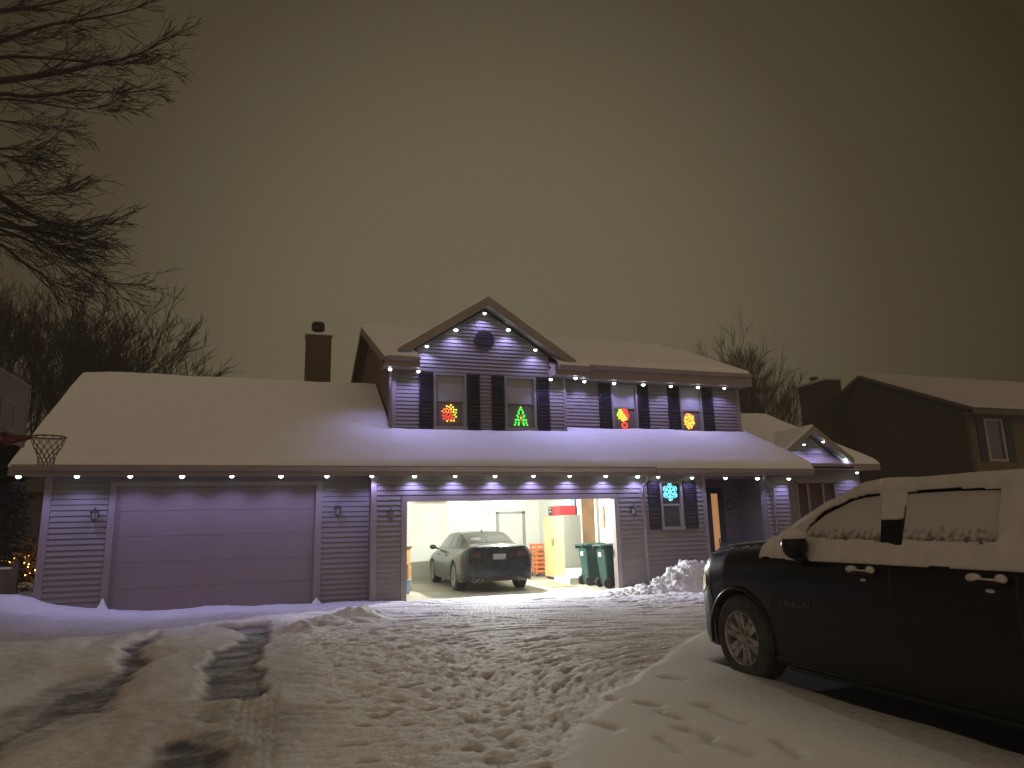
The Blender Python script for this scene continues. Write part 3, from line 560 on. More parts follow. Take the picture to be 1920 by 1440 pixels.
# coach lanterns on the walls
def lantern(x, z, y, label):
    o = empty('wall_lantern', (x, y, z), 0, label, 'wall lantern', 'coach lanterns on the front wall')
    mb = MB(); mb.box((-.05, -.02, -.07), (.05, -.013, .07)); mb.tube([(0, -.02, 0), (0, -.07, .06), (0, -.12, .10), (0, -.14, .07)], .009, 6); mb.lathe([(.001, .11), (.02, .08), (.075, .045), (.08, .03), (.001, .03)], 6, Matrix.Translation((0, -.14, 0))); mb.lathe([(.001, -.14), (.05, -.13), (.055, -.115)], 6, Matrix.Translation((0, -.14, 0))); mb.ball((0, -.14, .125), .015); mb.tube([(0, -.14, -.14), (0, -.14, -.19)], [.015, .003], 6)
    for k in range(6): w = k * PI / 3; mb.tube([(.052 * math.cos(w), -.14 + .052 * math.sin(w), -.12), (.07 * math.cos(w), -.14 + .07 * math.sin(w), .035)], .005, 4)
    mb.build('bracket', 'bronze', o)
    mb = MB(); mb.lathe([(.047, -.115), (.064, .03)], 6, Matrix.Translation((0, -.14, 0))); mb.build('lamp_glass', 'lampglass', o)
lantern(-3.19, 1.98, YL, 'dark coach lantern left of the closed garage door'); lantern(1.42, 1.98, YL, 'dark coach lantern right of the closed garage door')
lantern(2.50, 1.88, YW, 'dark coach lantern left of the open lit garage'); lantern(8.43, 1.86, YW, 'dark coach lantern between the open garage and the snowflake window')
# ------------------------------------------------------------------ LED eave lights
ORD = ['first', 'second', 'third', 'fourth', 'fifth', 'sixth', 'seventh', 'eighth', 'ninth', 'tenth', 'eleventh', 'twelfth', 'thirteenth', 'fourteenth', 'fifteenth', 'sixteenth', 'seventeenth', 'eighteenth', 'nineteenth', 'twentieth', 'twenty first']
bulb_me = None
def led(p, label, group, tilt=0, e=5.0):
    global bulb_me
    o = empty('eave_light', p, 0, label, 'eave light', group)
    if not bulb_me:
        mb = MB(); mb.lathe([(.055, .02), (.055, .0), (.05, -.004)], 14); h = mb.build('housing', 'white', o)
        mb = MB(); mb.lathe([(.048, .0), (.045, -.022), (.028, -.042), (.001, -.05)], 12); bb = mb.build('bulb', 'led', o, smooth=True)
        L = bpy.data.lights.new('led_beam', 'SPOT'); L.energy = 25; L.color = (.42, .40, 1.0); L.spot_size = math.radians(138); L.spot_blend = .55; L.shadow_soft_size = .03
        l = bpy.data.objects.new('beam', L); l.location = (0, 0, -.06); l.rotation_euler = (math.radians(5), 0, 0); link(l, o)
        bulb_me = (h, bb, l)
    else:
        for s in bulb_me: c = s.copy(); COL.objects.link(c); c.parent = o
        o.scale = (R0.uniform(.86, 1.12),) * 3
    o.rotation_euler = (tilt, 0, 0)
xs = [-4.40, -3.456, -2.554, -1.639, -.724, .221, 1.142, 2.08, 3.01, 3.93, 4.87, 5.81, 6.73, 7.68, 8.55]
zs = [2.71] * 14 + [2.70]
for i, x in enumerate(xs): led((x, 15.2, zs[i] - .035), f'white eave light, {ORD[i]} from the left along the garage eave', 'white lights under the garage eave')
for i, (x, z) in enumerate([(9.12, 2.67), (10.10, 2.65), (11.10, 2.64), (12.09, 2.63), (13.10, 2.62)]):
    led((x, 15.2, z - .02), f'white eave light, {ORD[i]} from the left above the snowflake window and porch', 'white lights under the porch eave')
for i, (x, z) in enumerate([(3.52, 5.96), (4.26, 6.43), (5.02, 6.92), (5.65, 6.53), (6.38, 6.04)]):
    led((x, 16.27, z - .03), f'white light, {ORD[i]} from the left along the rake of the tall gable', 'white lights on the tall gable')
for i, (x, z) in enumerate([(2.60, 5.30), (3.28, 5.28), (6.72, 5.24), (7.42, 5.31)]):
    led((x, 16.12, z - .03), ['white eave light at the upper left corner of the house', 'white eave light at the left foot of the tall gable', 'white eave light at the right foot of the tall gable', 'white eave light on the short eave right of the tall gable'][i], 'white lights under the short upper eaves')
for i, (x, z) in enumerate([(7.80, 5.28), (8.68, 5.27), (9.57, 5.27), (10.44, 5.26), (11.32, 5.27), (12.2, 5.28)]):
    led((x, 16.4, z - .02), f'white eave light, {ORD[i]} from the left along the right upper eave', 'white lights under the right upper eave')
for i, (x, z) in enumerate([(15.39, 3.78), (16.14, 3.88), (16.92, 3.34), (17.32, 2.93)]):
    led((x, 17.04, z - .02), ['white light on the left rake of the small right gable', 'white light on the right rake of the small right gable', 'white light at the right foot of the small right gable', 'white eave light at the far right corner of the house'][i], 'white lights on the right wing')
# ------------------------------------------------------------------ window decorations made of small bulbs
def deco(name, label, cx, cz, y, pts):
    o = empty(name, (cx, y, cz), 0, label, 'window light', 'lit decorations in the windows')
    mats = {}
    for x, z, m in pts: mats.setdefault(m, []).append((x, z))
    for m, ps in mats.items():
        mb = MB()
        for x, z in ps: mb.ball((x, 0, z), .0225, (1, .5, 1), 8)
        mb.build('bulbs', m, o, smooth=True)
    mb = MB(); mb.tube([(-.10, .012, .0), (.10, .012, .0)], .004, 4); mb.tube([(0, .012, -.17), (0, .012, .2)], .004, 4); mb.build('wire_frame', 'black', o)
rr = random.Random(5)
pts = []
for k in range(34):
    a = k * 2.4; r = .155 * math.sqrt((k + .5) / 34); x, z = r * math.cos(a), r * math.sin(a)
    m = 'e_lime' if (x > .09 and z > -.08) else ('e_yellow' if (x + z > .07 or z < -.12) else ('e_orange' if z > .02 else 'e_red')); pts.append((x * 1.3, z * 1.4, m))
deco('window_light', 'round red and yellow bulb flower in the far left upper window', 4.14, 4.30, YU - .01, pts)
pts = []
for z, w in ((-.155, .13), (-.13, .05), (-.11, .11), (-.05, .07), (-.06, .11), (0, .055), (.03, .075), (.07, .04), (.11, .045), (.15, .02)):
    for x in ((-w, w) if w < .09 else (-w, -w * .4, w * .45, w)): pts.append((x * 1.3, z * 1.3, 'e_green'))
pts += [(0, .25, 'e_lime'), (0, .02, 'e_red'), (.01, -.09, 'e_red'), (.0, -.03, 'e_lime')]
deco('window_light', 'green tree shaped bulb decoration in an upper window', 6.01, 4.26, YU - .01, pts)
pts = []
for k in range(40):
    a = k * 2.4; r = .14 * math.sqrt((k + .5) / 40); x, z = r * math.cos(a), .07 + r * math.sin(a); pts.append((x * 1.3, z * 1.3, 'e_lime' if x < -.05 else ('e_yellow' if x + z * .5 < .07 else 'e_red')))
for k in range(12): a = k * .52; pts.append((.03 + .075 * math.cos(a), -.20 + .065 * math.sin(a), 'e_red'))
deco('window_light', 'yellow and red bulb bell above a red ball in the third upper window', 9.10, 4.36, YR - .01, pts)
pts = []
for k in range(52):
    a = k * 2.4; r = math.sqrt((k + .5) / 52); pts.append((.17 * r * math.cos(a), .225 * r * math.sin(a), 'e_red' if k % 9 == 0 else ('e_orange' if k % 3 == 0 else 'e_yellow')))
deco('window_light', 'oval yellow bulb decoration in the far right upper window', 11.20, 4.33, YR - .01, pts)
# snowflake
mb = MB(); o = empty('window_light', (9.56, YW + .0, 2.28), 0, 'bright cyan snowflake light in the window under the porch eave', 'window light', 'lit decorations in the windows')
for k in range(6):
    a = k * PI / 3 + PI / 6; c, s = math.cos(a), math.sin(a)
    pp = lambda r, t: (r * c - t * s, 0, r * s + t * c)
    mb.tube([pp(.05, 0), pp(.22, 0)], .008, 5)
    for w in range(9):
        b_ = w * 2 * PI / 9; mb.ball(pp(.155 + .06 * math.cos(b_), .062 * math.sin(b_)), .014, (1, .6, 1), 6)
    for r_ in (.11, .17): mb.tube([pp(r_, 0), pp(r_ + .04, .045)], .006, 4); mb.tube([pp(r_, 0), pp(r_ + .04, -.045)], .006, 4)
for w in range(10): b_ = w * PI / 5; mb.ball((.045 * math.cos(b_), 0, .045 * math.sin(b_)), .014, (1, .6, 1), 6)
mb.ball((0, 0, 0), .016, (1, .6, 1), 6)
mb.build('bulbs', 'e_cyan', o, smooth=True)
# wreath and chair on the porch
o = empty('wreath', (12.50, 17.06, 1.98), 0, 'small dark red wreath on the porch wall', 'wreath'); mb = MB()
for k in range(60): a = k * .105; mb.tube([(.13 * math.cos(a), -.02, .13 * math.sin(a)), ((.13 + rr.uniform(-.05, .06)) * math.cos(a + .15), -.05 + rr.uniform(-.02, .02), (.13 + rr.uniform(-.05, .06)) * math.sin(a + .15))], [.014, .003], 4)
M['wreath'] = mat('wreath', (.06, .02, .02), .9); mb.build('foliage', 'wreath', o)
o = empty('porch_chair', (12.2, 16.6, 0), .1, 'dark porch chair behind the hood of the big vehicle', 'chair')
M['chair'] = mat('porch_chair', (.10, .085, .09), .5)
mb = MB()
for x, y in ((-.25, -.22), (.25, -.22)): mb.tube([(x, y, .05), (x, y, .66)], .018, 6)
for x in (-.25, .25): mb.tube([(x, .22, .05), (x, .26, 1.05)], .018, 6); mb.tube([(x, -.24, .66), (x, .25, .68)], .02, 6)
mb.tube([(-.25, .26, 1.03), (.25, .26, 1.03)], .018, 6); mb.build('frame', 'chair', o)
mb = MB(); mb.box((-.25, -.22, .42), (.25, .22, .46)); mb.build('seat', 'chair', o, bevel=.01); mb = MB(); mb.box((-.22, .235, .55), (.22, .265, .95)); mb.build('backrest', 'chair', o, bevel=.01)
# ------------------------------------------------------------------ vehicles by lofted cross sections
def smooth_interp(xs, ys, k=5):
    X = np.linspace(xs[0], xs[-1], 400); Yv = np.interp(X, xs, ys); w = np.hanning(k * 2 + 3)[1:-1]; w /= w.sum()
    Yp = np.pad(Yv, (len(w) // 2, len(w) // 2), mode='edge'); return lambda v: np.interp(v, X, np.convolve(Yp, w, 'valid'))
class Car:
    """s runs along the length; section fields are functions of s"""
    def __init__(c, prof, wheels, wr, st):
        ks = prof['s']; c.f = {k: smooth_interp(ks, v, prof.get('k', 5)) for k, v in prof.items() if k not in ('s', 'k')}; c.wheels = wheels; c.wr = wr; c.st = st
    def ring(c, s):
        g = {k: float(f(s)) for k, f in c.f.items()}; hw = g['hw']; zl = g['zl']; arch = 0
        for w, zc in c.wheels:
            d = abs(s - w)
            if d < c.wr: zl = max(zl, zc + math.sqrt(c.wr ** 2 - d * d)); arch = 1
        zf = g['zl'] + .02; zfl = max(zf, min(zl, g['zw'] - .05)) if arch else zf
        P = [(0, zf), (hw * .62, zf), (hw * .68, zfl if arch else zf), (hw - .07, zl + .002), (hw - .035, zl)]
        zw, zb = g['zw'], g['zb']; zl2 = min(zl, zw - .03)
        for t in (.06, .15, .35, .6, .8, 1): P.append((hw - .012 * (1 - t) - (.018 if t < .1 else 0), zl2 + (zw - zl2) * t))
        xb = g['xb']
        for t in (.3, .6, .85, 1): P.append((hw + (xb - hw) * t ** 2, zw + (zb - zw) * t))
        xr, zr, zc = g['xr'], g['zr'], g['zc']
        for t in (.08, .3, .6, .85, 1): P.append((xb + (xr - xb) * t, zb + (zr - zb) * t))
        for t in (.25, .5, .75, 1): a = t * PI / 2; P.append((xr - .10 * (1 - math.cos(a)) * 1.0, zr + (zc - zr) * .7 * math.sin(a)))
        xq = xr - .10; zq = zr + (zc - zr) * .7
        for t in (.3, .65, 1): P.append((xq * (1 - t), zq + (zc - zq) * math.sin(t * PI / 2)))
        return P
    def xat(c, s, z):
        P = c.ring(s)[5:]
        for (xa, za), (xb, zb) in zip(P[:-1], P[1:]):
            if za <= z <= zb: return xa + (xb - xa) * (z - za) / max(1e-6, zb - za)
        return P[-1][0]
    def body(c, name, m, parent):
        mb = MB(); rings = []
        for s in c.st:
            P = c.ring(s); full = [(-x, s, z) for x, z in P] + [(x, s, z) for x, z in P[::-1][1:]]
            rings.append(full)
        n = len(rings[0]); mb.v = [p for r in rings for p in r]
        for i in range(len(rings) - 1):
            for k in range(n - 1): mb.f.append((i * n + k, i * n + k + 1, (i + 1) * n + k + 1, (i + 1) * n + k)); mb.mi.append(0)
        mb.f.append(tuple(range(n))); mb.f.append(tuple((len(rings) - 1) * n + k for k in range(n))[::-1]); mb.mi += [0, 0]
        o = mb.build(name, m, parent, smooth=True); k = o.modifiers.new('es', 'EDGE_SPLIT'); k.split_angle = math.radians(38); return o
def stations(lo, hi, wheels, wr, st=.06):
    a = set(np.round(np.arange(lo, hi, st), 4)) | {lo, hi}
    for w, _ in wheels:
        for t in np.linspace(-1, 1, 33): a.add(round(w + wr * math.sin(t * PI / 2), 4))
        a |= {round(w - wr - .001, 4), round(w + wr + .001, 4)}
    for d in (.008, .02, .04, .07, .1, .14, .2): a |= {round(lo + d, 4), round(hi - d, 4)}
    return sorted(v for v in a if lo <= v <= hi)
def wheel(parent, x, y, z, r, w, side, rimr, nsp, name='wheel', double=True):
    o = bpy.data.objects.new(name, None); o.location = (x, y, z); link(o, parent)
    Mx = Matrix.Rotation(PI / 2 * side, 4, 'Y')      # local +Z -> outward
    mb = MB(); mb.lathe([(rimr * .96, -w * .45), (rimr, -w / 2), (r * .90, -w / 2), (r * .975, -w * .42), (r, -w * .3), (r, w * .3), (r * .975, w * .42), (r * .90, w / 2), (rimr * 1.12, w * .52), (rimr * 1.01, w / 2), (rimr * .99, w * .40)], 48, Mx)
    for k in range(60):   # tread blocks
        a = 2 * PI * k / 60
        for h in (-.3, -.1, .12, .32):
            c, s_ = math.cos(a + h), math.sin(a + h); q = Mx @ Matrix.Translation((r * c, r * s_, w * h)) @ Matrix.Rotation(a + h, 4, 'Z')
            mb.add([q @ Vector(p) for p in ((-.01, -.014, -w * .07), (.006, -.012, -w * .065), (.006, .012, -w * .065), (-.01, .014, -w * .07), (-.01, -.014, w * .07), (.006, -.012, w * .065), (.006, .012, w * .065), (-.01, .014, w * .07))], [(0, 3, 2, 1), (4, 5, 6, 7), (0, 1, 5, 4), (1, 2, 6, 5), (2, 3, 7, 6), (3, 0, 4, 7)])
    mb.build('tyre', 'tyre', o, smooth=False)
    mb = MB(); mb.lathe([(rimr * 1.01, w * .47), (rimr * .97, w * .50), (rimr * .92, w * .46), (rimr * .88, w * .2), (rimr * .86, -w * .3)], 40, Mx)
    mb.lathe([(.001, w * .40), (rimr * .16, w * .40), (rimr * .26, w * .36), (rimr * .30, w * .2)], 24, Mx)
    for k in range(nsp):
        a = 2 * PI * k / nsp + .2
        for dd in ((-.14, .14) if double else (0,)):
            a1, a2 = a + dd * 1.0, a + dd * 1.3; wd = rimr * (.165 if r > .38 else .13) if double else .05
            for (ra, aa, za), (rb, ab, zb) in (((rimr * .2, a1, w * .36), (rimr * .94, a2, w * .42)),):
                p = Vector((ra * math.cos(aa), ra * math.sin(aa), za)); q = Vector((rb * math.cos(ab), rb * math.sin(ab), zb)); t = Vector((-math.sin(a), math.cos(a), 0))
                pts = [p - t * wd * .8, q - t * wd * .62, q + t * wd * .62, p + t * wd * .8]
                mb.add([Mx @ (v + Vector((0, 0, -.05))) for v in pts] + [Mx @ v for v in pts], [(0, 3, 2, 1), (4, 5, 6, 7), (0, 1, 5, 4), (1, 2, 6, 5), (2, 3, 7, 6), (3, 0, 4, 7)])
    for k in range(6): a = 2 * PI * k / 6; mb.ball(Mx @ Vector((rimr * .19 * math.cos(a), rimr * .19 * math.sin(a), w * .41)), .011, n=6)
    mb.build('rim', 'rim', o)
    mb = MB(); mb.lathe([(.001, -w * .1), (rimr * .88, -w * .1)], 24, Mx); mb.build('brake_disc', 'black', o)
    return o
# --- SUV, nose toward the house
SW = [(6.07, .40), (2.66, .40)]
suv = empty('parked_suv', (5.47, 0, 0), 0, 'big black SUV coated in snow, parked at the right of the driveway', 'car')
prof = dict(k=3, s=[1.32, 1.36, 1.45, 1.6, 2.2, 3.2, 4.3, 4.55, 4.75, 5.0, 5.35, 5.55, 5.8, 6.3, 6.65, 6.85, 6.98, 7.05],
    hw=[.84, .93, .98, 1.0, 1.02, 1.02, 1.02, 1.02, 1.02, 1.02, 1.02, 1.02, 1.02, 1.01, .965, .885, .79, .70],
    zl=[.42, .36, .32, .30, .28, .27, .27, .27, .27, .27, .27, .27, .27, .27, .26, .25, .27, .32],
    zw=[.9, .95, .97, .98, .98, .98, .98, .98, .98, .98, .98, .98, .97, .95, .92, .88, .80, .72],
    zb=[1.2, 1.24, 1.27, 1.30, 1.32, 1.32, 1.32, 1.32, 1.32, 1.315, 1.30, 1.28, 1.26, 1.23, 1.19, 1.14, 1.05, .95],
    xb=[.80, .88, .91, .93, .94, .94, .94, .94, .94, .94, .94, .93, .925, .91, .87, .79, .70, .61],
    xr=[.70, .74, .76, .77, .775, .78, .78, .79, .80, .82, .84, .85, .85, .83, .80, .72, .62, .52],
    zr=[1.3, 1.50, 1.62, 1.68, 1.72, 1.735, 1.745, 1.725, 1.68, 1.59, 1.43, 1.325, 1.295, 1.265, 1.225, 1.18, 1.09, .98],
    zc=[1.35, 1.55, 1.67, 1.73, 1.765, 1.78, 1.79, 1.78, 1.745, 1.70, 1.54, 1.40, 1.35, 1.32, 1.27, 1.21, 1.12, 1.0])
sc = Car(prof, SW, .47, stations(1.32, 7.05, SW, .47)); sc.body('body', 'suvpaint', suv)
WF = [(5.14, 1.375), (5.05, 1.46), (4.84, 1.57), (4.53, 1.67), (4.40, 1.69), (4.23, 1.70), (4.30, 1.36), (4.32, 1.35)]
WB = [(4.10, 1.36), (3.99, 1.70), (3.60, 1.70), (3.28, 1.69), (3.36, 1.36), (3.45, 1.35)]
WQ = [(3.16, 1.36), (3.10, 1.69), (2.3, 1.68), (2.2, 1.5), (2.25, 1.37)]
def fit(P): return [(y * (5.47 - sc.xat(y, z)) / 4.53, 1.54 + (z - 1.54) * (5.47 - sc.xat(y, z)) / 4.53) for y, z in P]
WF, WB, WQ = fit(WF), fit(WB), fit(WQ)
def dens(P, st=.04):
    r = []
    for i in range(len(P)):
        a, b = Vector(P[i]), Vector(P[(i + 1) % len(P)]); n = max(1, int((b - a).length / st)); r += [tuple(a.lerp(b, k / n)) for k in range(n)]
    return r
for nm, P in (('window', WF), ('window', WB), ('window', WQ)):
    for sd in (-1, 1):
        mb = MB(); D = dens(P); cx = sum(p[0] for p in D) / len(D); cz = sum(p[1] for p in D) / len(D)
        mb.add([(sd * (sc.xat(cx, cz) + .008), cx, cz)] + [(sd * (sc.xat(y, z) + .008), y, z) for y, z in D], [(0, i + 1, (i + 1) % len(D) + 1) for i in range(len(D))]); mb.build(nm, 'dustglass', suv, smooth=True)
# snow shell on the upper body
sy = np.arange(1.5, 5.95, .012); NT = 150
def upper(s):
    P = sc.ring(s); P = [p for i, p in enumerate(P) if i >= 5]
    Q = [(sc.xat(s, 1.15), 1.15)] + [p for p in P if p[1] > 1.155]; Q = np.array(Q)
    d = np.r_[0, np.cumsum(np.hypot(*np.diff(Q, axis=0).T))]; t = np.linspace(0, 1, NT) * d[-1]; return np.interp(t, d, Q[:, 0]), np.interp(t, d, Q[:, 1])
UX = np.zeros((len(sy), NT)); UZ = np.zeros_like(UX)
for i, s in enumerate(sy): UX[i], UZ[i] = upper(float(s))
UY = np.repeat(sy[:, None], NT, 1)
dx = np.gradient(UX, axis=1); dz = np.gradient(UZ, axis=1); L = np.hypot(dx, dz) + 1e-9; NX, NZ = dz / L, -dx / L
for _ in range(6):
    NX[:, 1:-1] = (NX[:, :-2] + NX[:, 1:-1] + NX[:, 2:]) / 3; NZ[:, 1:-1] = (NZ[:, :-2] + NZ[:, 1:-1] + NZ[:, 2:]) / 3
side = (UZ < 1.715) & (UX > .7)
lumpn = fbm(UY * 3, UZ * 5 + UX * 3, 4, 200)
roofness = ss(1.68, 1.76, UZ) * ss(5.1, 4.6, UY)
apil = np.exp(-((UZ - np.interp(UY, [4.4, 4.6, 4.75, 5.0, 5.35, 5.5], [1.745, 1.72, 1.675, 1.58, 1.42, 1.34])) / .035) ** 2) * (UY > 4.35) * (UY < 5.55)
TH = .022 + .012 * lumpn + .035 * roofness + .025 * apil + .022 * ss(1.36, 1.24, UZ) * ss(1.145, 1.19, UZ)
wn = .02 * (fbm(UY * 9, UZ * 9, 3, 210) - .5)
hole = np.zeros_like(UX, bool)
for P in (WF, WB, WQ): hole |= inpoly(UY + wn, UZ + wn, P) & side
bp_ = fit([(4.255, 1.505), (4.06, 1.51), (4.10, 1.315), (4.335, 1.345)]); hole |= inpoly(UY + wn, UZ + wn * .5, bp_) & side
hole |= (np.abs(UY - 3.47) < .011) & (UZ > 1.335) & (UZ < 1.53) & side
hole |= (UZ < 1.168 + .012 * (fbm(UY * 4, UY * 0, 3, 220) - .5) + .0 * UY)
hole |= (UY > 5.74 + .05 * (fbm(UX * 6, UZ * 6, 3, 225) - .5)) & (UZ < 1.262 + .0)
front_edge = 5.85 + .07 * (fbm(UX * 4, UX * 0, 3, 230) - .5) - .14 * ss(.6, .95, UX)
hole |= UY > front_edge
edgeT = ss(0, .05, front_edge - UY); TH = TH * (.35 + .65 * edgeT)
hk = ~(hole[:-1, :-1] | hole[1:, :-1] | hole[:-1, 1:] | hole[1:, 1:])
for sd in (-1, 1):
    o = grid_obj('snow_cover', sd * (UX + NX * TH), UY, UZ + NZ * TH, hk, 'snowcar', suv)
    k = o.modifiers.new('solid', 'SOLIDIFY'); k.thickness = .03; k.offset = -1 * (1 if sd < 0 else -1)
mb = MB()   # thin crust on the front of the hood
rrr = random.Random(9)
for i in range(150):
    s = rrr.uniform(5.9, 6.75); x = -rrr.uniform(.1, .9) ; P = sc.ring(s)
    Q = sorted([(p[0], p[1]) for p in P[5:]], key=lambda p: p[0]); z = np.interp(-x, [q[0] for q in Q], [q[1] for q in Q]); mb.ball((x, s, z), rrr.uniform(.008, .03), (1, 1, .3), 6)
mb.build('snow_crust', 'snowcar', suv, smooth=True)
for y, z in SW:
    for sd in (-1, 1): wheel(suv, sd * .88, y, z, .40, .28, sd, .262, 6)
def caps(y0, y1, z0):      # door handle with snow caps
    x = -(sc.xat((y0 + y1) / 2, z0) + .0); mb = MB(); mb.tube([(x, y0, z0), (x - .035, y0 + .03, z0 + .004), (x - .04, (y0 + y1) / 2, z0 + .004), (x - .035, y1 - .03, z0 + .004), (x, y1, z0)], [.018, .02, .017, .02, .018], 8); h = mb.build('door_handle', 'suvpaint', suv, smooth=True)
    mb = MB(); mb.ball((x - .028, y0 + .035, z0 + .028), .036, (.8, 1.1, .9), 12); mb.ball((x - .028, y1 - .05, z0 + .026), .038, (.8, 1.5, .8), 12); mb.box((x - .05, y0 + .03, z0 + .016), (x - .01, y1 - .04, z0 + .028)); mb.ball((x + .002, (y0 + y1) / 2, z0 - .055), .045, (.25, 1.2, .45), 12); q = mb.build('snow_cap', 'snowcar', None, smooth=True); q.parent = h
caps(4.32, 4.59, 1.105); caps(3.28, 3.55, 1.10)
mx_, my_ = -1.13, 5.05
mb = MB(); mb.ball((mx_, my_, 1.31), .125, (1, .75, .92), 18); mb.tube([(mx_, my_, 1.24), (mx_ + .05, my_, 1.19), (-.98, my_, 1.17)], [.05, .045, .05], 8); mi = mb.build('mirror', 'suvpaint', suv, smooth=True)
mb = MB(); cst = Matrix.Translation((mx_, my_, 1.335)) @ Matrix.Diagonal((1, .8, .98, 1)); mb.lathe([(.120, .035), (.128, .05), (.118, .075), (.09, .105), (.05, .125), (.001, .132)], 20, cst); q = mb.build('snow_cap', 'snowcar', None, smooth=True); q.parent = mi
# seams, sill, lamp, grille, flare
for y0, y1 in ((5.42, 5.42), (4.22, 4.20), (3.24, 3.24)):
    mb = MB(); pr = [(-(sc.xat(y0, z) + .0015), y0 + (y1 - y0) * (z - .4) / .8, z) for z in np.linspace(.36, 1.17, 14)]; mb.tube(pr, .004, 4); mb.build('door_seam', 'black', suv)
mb = MB(); mb.tube([(-.97, 5.5, .25), (-.99, 5.4, .24), (-.99, 3.3, .24), (-.97, 3.2, .25)], [.02, .025, .025, .02], 8); mb.build('running_board', 'suvpaint', suv, smooth=True)
for w, zc in SW:
    for sd in (-1, 1): MB().tube([(sd * (sc.xat(w, .95) + .0), w + .475 * math.cos(a), .40 + .475 * math.sin(a)) for a in np.linspace(-.2, PI + .2, 25)], .018, 6).build('wheel_arch_trim', 'suvpaint', suv, smooth=True)
M['lens'] = mat('headlight_lens', (.45, .45, .45), .12, metal=.6)
for sd in (-1, 1):
    pts_ = []
    for s, za, zb in ((6.66, .86, .97), (6.78, .80, .99), (6.88, .76, .98), (6.95, .74, .93), (6.99, .74, .90)): pts_.append([(sd * (sc.xat(s, z) + .006), s + .003, z) for z in np.linspace(za, zb, 5)])
    mb = MB(); mb.v = [p for r in pts_ for p in r]
    for i in range(4):
        for k in range(4): mb.f.append((i * 5 + k, i * 5 + k + 1, i * 5 + k + 6, i * 5 + k + 5)); mb.mi.append(0)
    mb.build('headlight', 'lens', suv, smooth=True)
mb = MB(); mb.box((-.62, 7.03, .55), (.62, 7.07, .88)); mb.build('grille', 'black', suv); mb = MB(); mb.box((-.66, 7.05, .70), (.66, 7.085, .74)); mb.box((-.66, 7.05, .88), (.66, 7.08, .91)); mb.build('grille_bar', 'chrome', suv, bevel=.005)
mb = MB(); mb.box((-.7, 7.03, .36), (.7, 7.10, .50)); mb.build('bumper', 'suvpaint', suv, bevel=.03)
def text_mesh(name, body, size, Mx, m, parent, ext=.003):
    cu = bpy.data.curves.new(name, 'FONT'); cu.body = body; cu.size = size; cu.extrude = ext; cu.space_character = 1.05
    o = bpy.data.objects.new(name, cu); COL.objects.link(o); bpy.context.view_layer.update()
    me = bpy.data.meshes.new_from_object(o); COL.objects.unlink(o); bpy.data.objects.remove(o)
    me.materials.clear(); me.materials.append(M[m]); q = bpy.data.objects.new(name, me); link(q, parent); q.matrix_local = Mx; return q
M['badge'] = mat('badge', (.09, .085, .085), .5, metal=.3)
text_mesh('badge', 'SUBURBAN', .075, Matrix(((0, 0, -1, -1.024), (-1, 0, 0, 5.46), (0, 1, 0, .765), (0, 0, 0, 1))), 'badge', suv)
# --- sedan in the garage
SD = [(17.42 - 16.4, .34), (20.36 - 16.4, .34)]
sed = empty('parked_sedan', (5.31, 16.36, 0), -math.radians(2.4), 'dark dusty sedan parked nose in inside the lit garage', 'car')
prof = dict(k=3, s=[0, .03, .10, .25, .6, .9, 1.2, 1.6, 2.0, 2.5, 3.0, 3.4, 3.8, 4.2, 4.6, 4.8, 4.9, 4.95],
    hw=[.74, .80, .85, .895, .925, .935, .935, .93, .92, .92, .925, .93, .93, .925, .89, .82, .72, .6],
    zl=[.36, .30, .26, .24, .23, .22, .21, .21, .21, .21, .21, .21, .21, .21, .21, .22, .25, .3],
    zw=[.80, .82, .83, .83, .80, .78, .75, .72, .72, .72, .71, .70, .70, .68, .62, .56, .5, .45],
    zb=[1.03, 1.07, 1.08, 1.06, 1.02, 1.01, 1.01, 1.01, 1.0, .99, .98, .97, .94, .89, .80, .72, .63, .55],
    xb=[.62, .66, .68, .70, .74, .77, .80, .82, .83, .83, .82, .81, .78, .74, .68, .6, .5, .4],
    xr=[.55, .58, .60, .60, .60, .60, .61, .61, .60, .60, .61, .65, .68, .66, .6, .5, .42, .32],
    zr=[1.04, 1.08, 1.09, 1.08, 1.10, 1.17, 1.26, 1.345, 1.37, 1.37, 1.33, 1.20, 1.04, .91, .82, .73, .64, .56],
    zc=[1.05, 1.10, 1.11, 1.10, 1.12, 1.20, 1.30, 1.40, 1.43, 1.43, 1.40, 1.27, 1.10, .96, .86, .76, .66, .58])
cc = Car(prof, SD, .385, stations(0, 4.95, SD, .385)); bo = cc.body('body', 'carpaint', sed)
bo.data.materials.append(M['dirtyblack'])
for p in bo.data.polygons:
    c_ = p.center
    if c_.y < .36 + .10 * (c_.z > .9) and c_.z < 1.075: p.material_index = 1
P1 = [(1.28, 1.04), (1.48, 1.22), (1.75, 1.30), (2.05, 1.335), (2.0, 1.02)]; P2_ = [(2.07, 1.02), (2.12, 1.335), (2.6, 1.34), (3.0, 1.27), (3.35, 1.12), (3.5, 1.0)]
for P in (P1, P2_):
    for sd in (-1, 1):
        mb = MB(); D = dens(P); cx = sum(p[0] for p in D) / len(D); cz = sum(p[1] for p in D) / len(D)
        mb.add([(sd * (cc.xat(cx, cz) + .006), cx, cz)] + [(sd * (cc.xat(y, z) + .006), y, z) for y, z in D], [(0, i + 1, (i + 1) % len(D) + 1) for i in range(len(D))]); mb.build('window', 'carglass', sed, smooth=True)
def roofz(c, s, x):
    P = c.ring(s)[15:]; Q = sorted(P, key=lambda p: p[0]); return float(np.interp(abs(x), [q[0] for q in Q], [q[1] for q in Q]))
mb = MB(); ys_ = np.linspace(.70, 1.58, 12); xs_ = np.linspace(-.54, .54, 15)
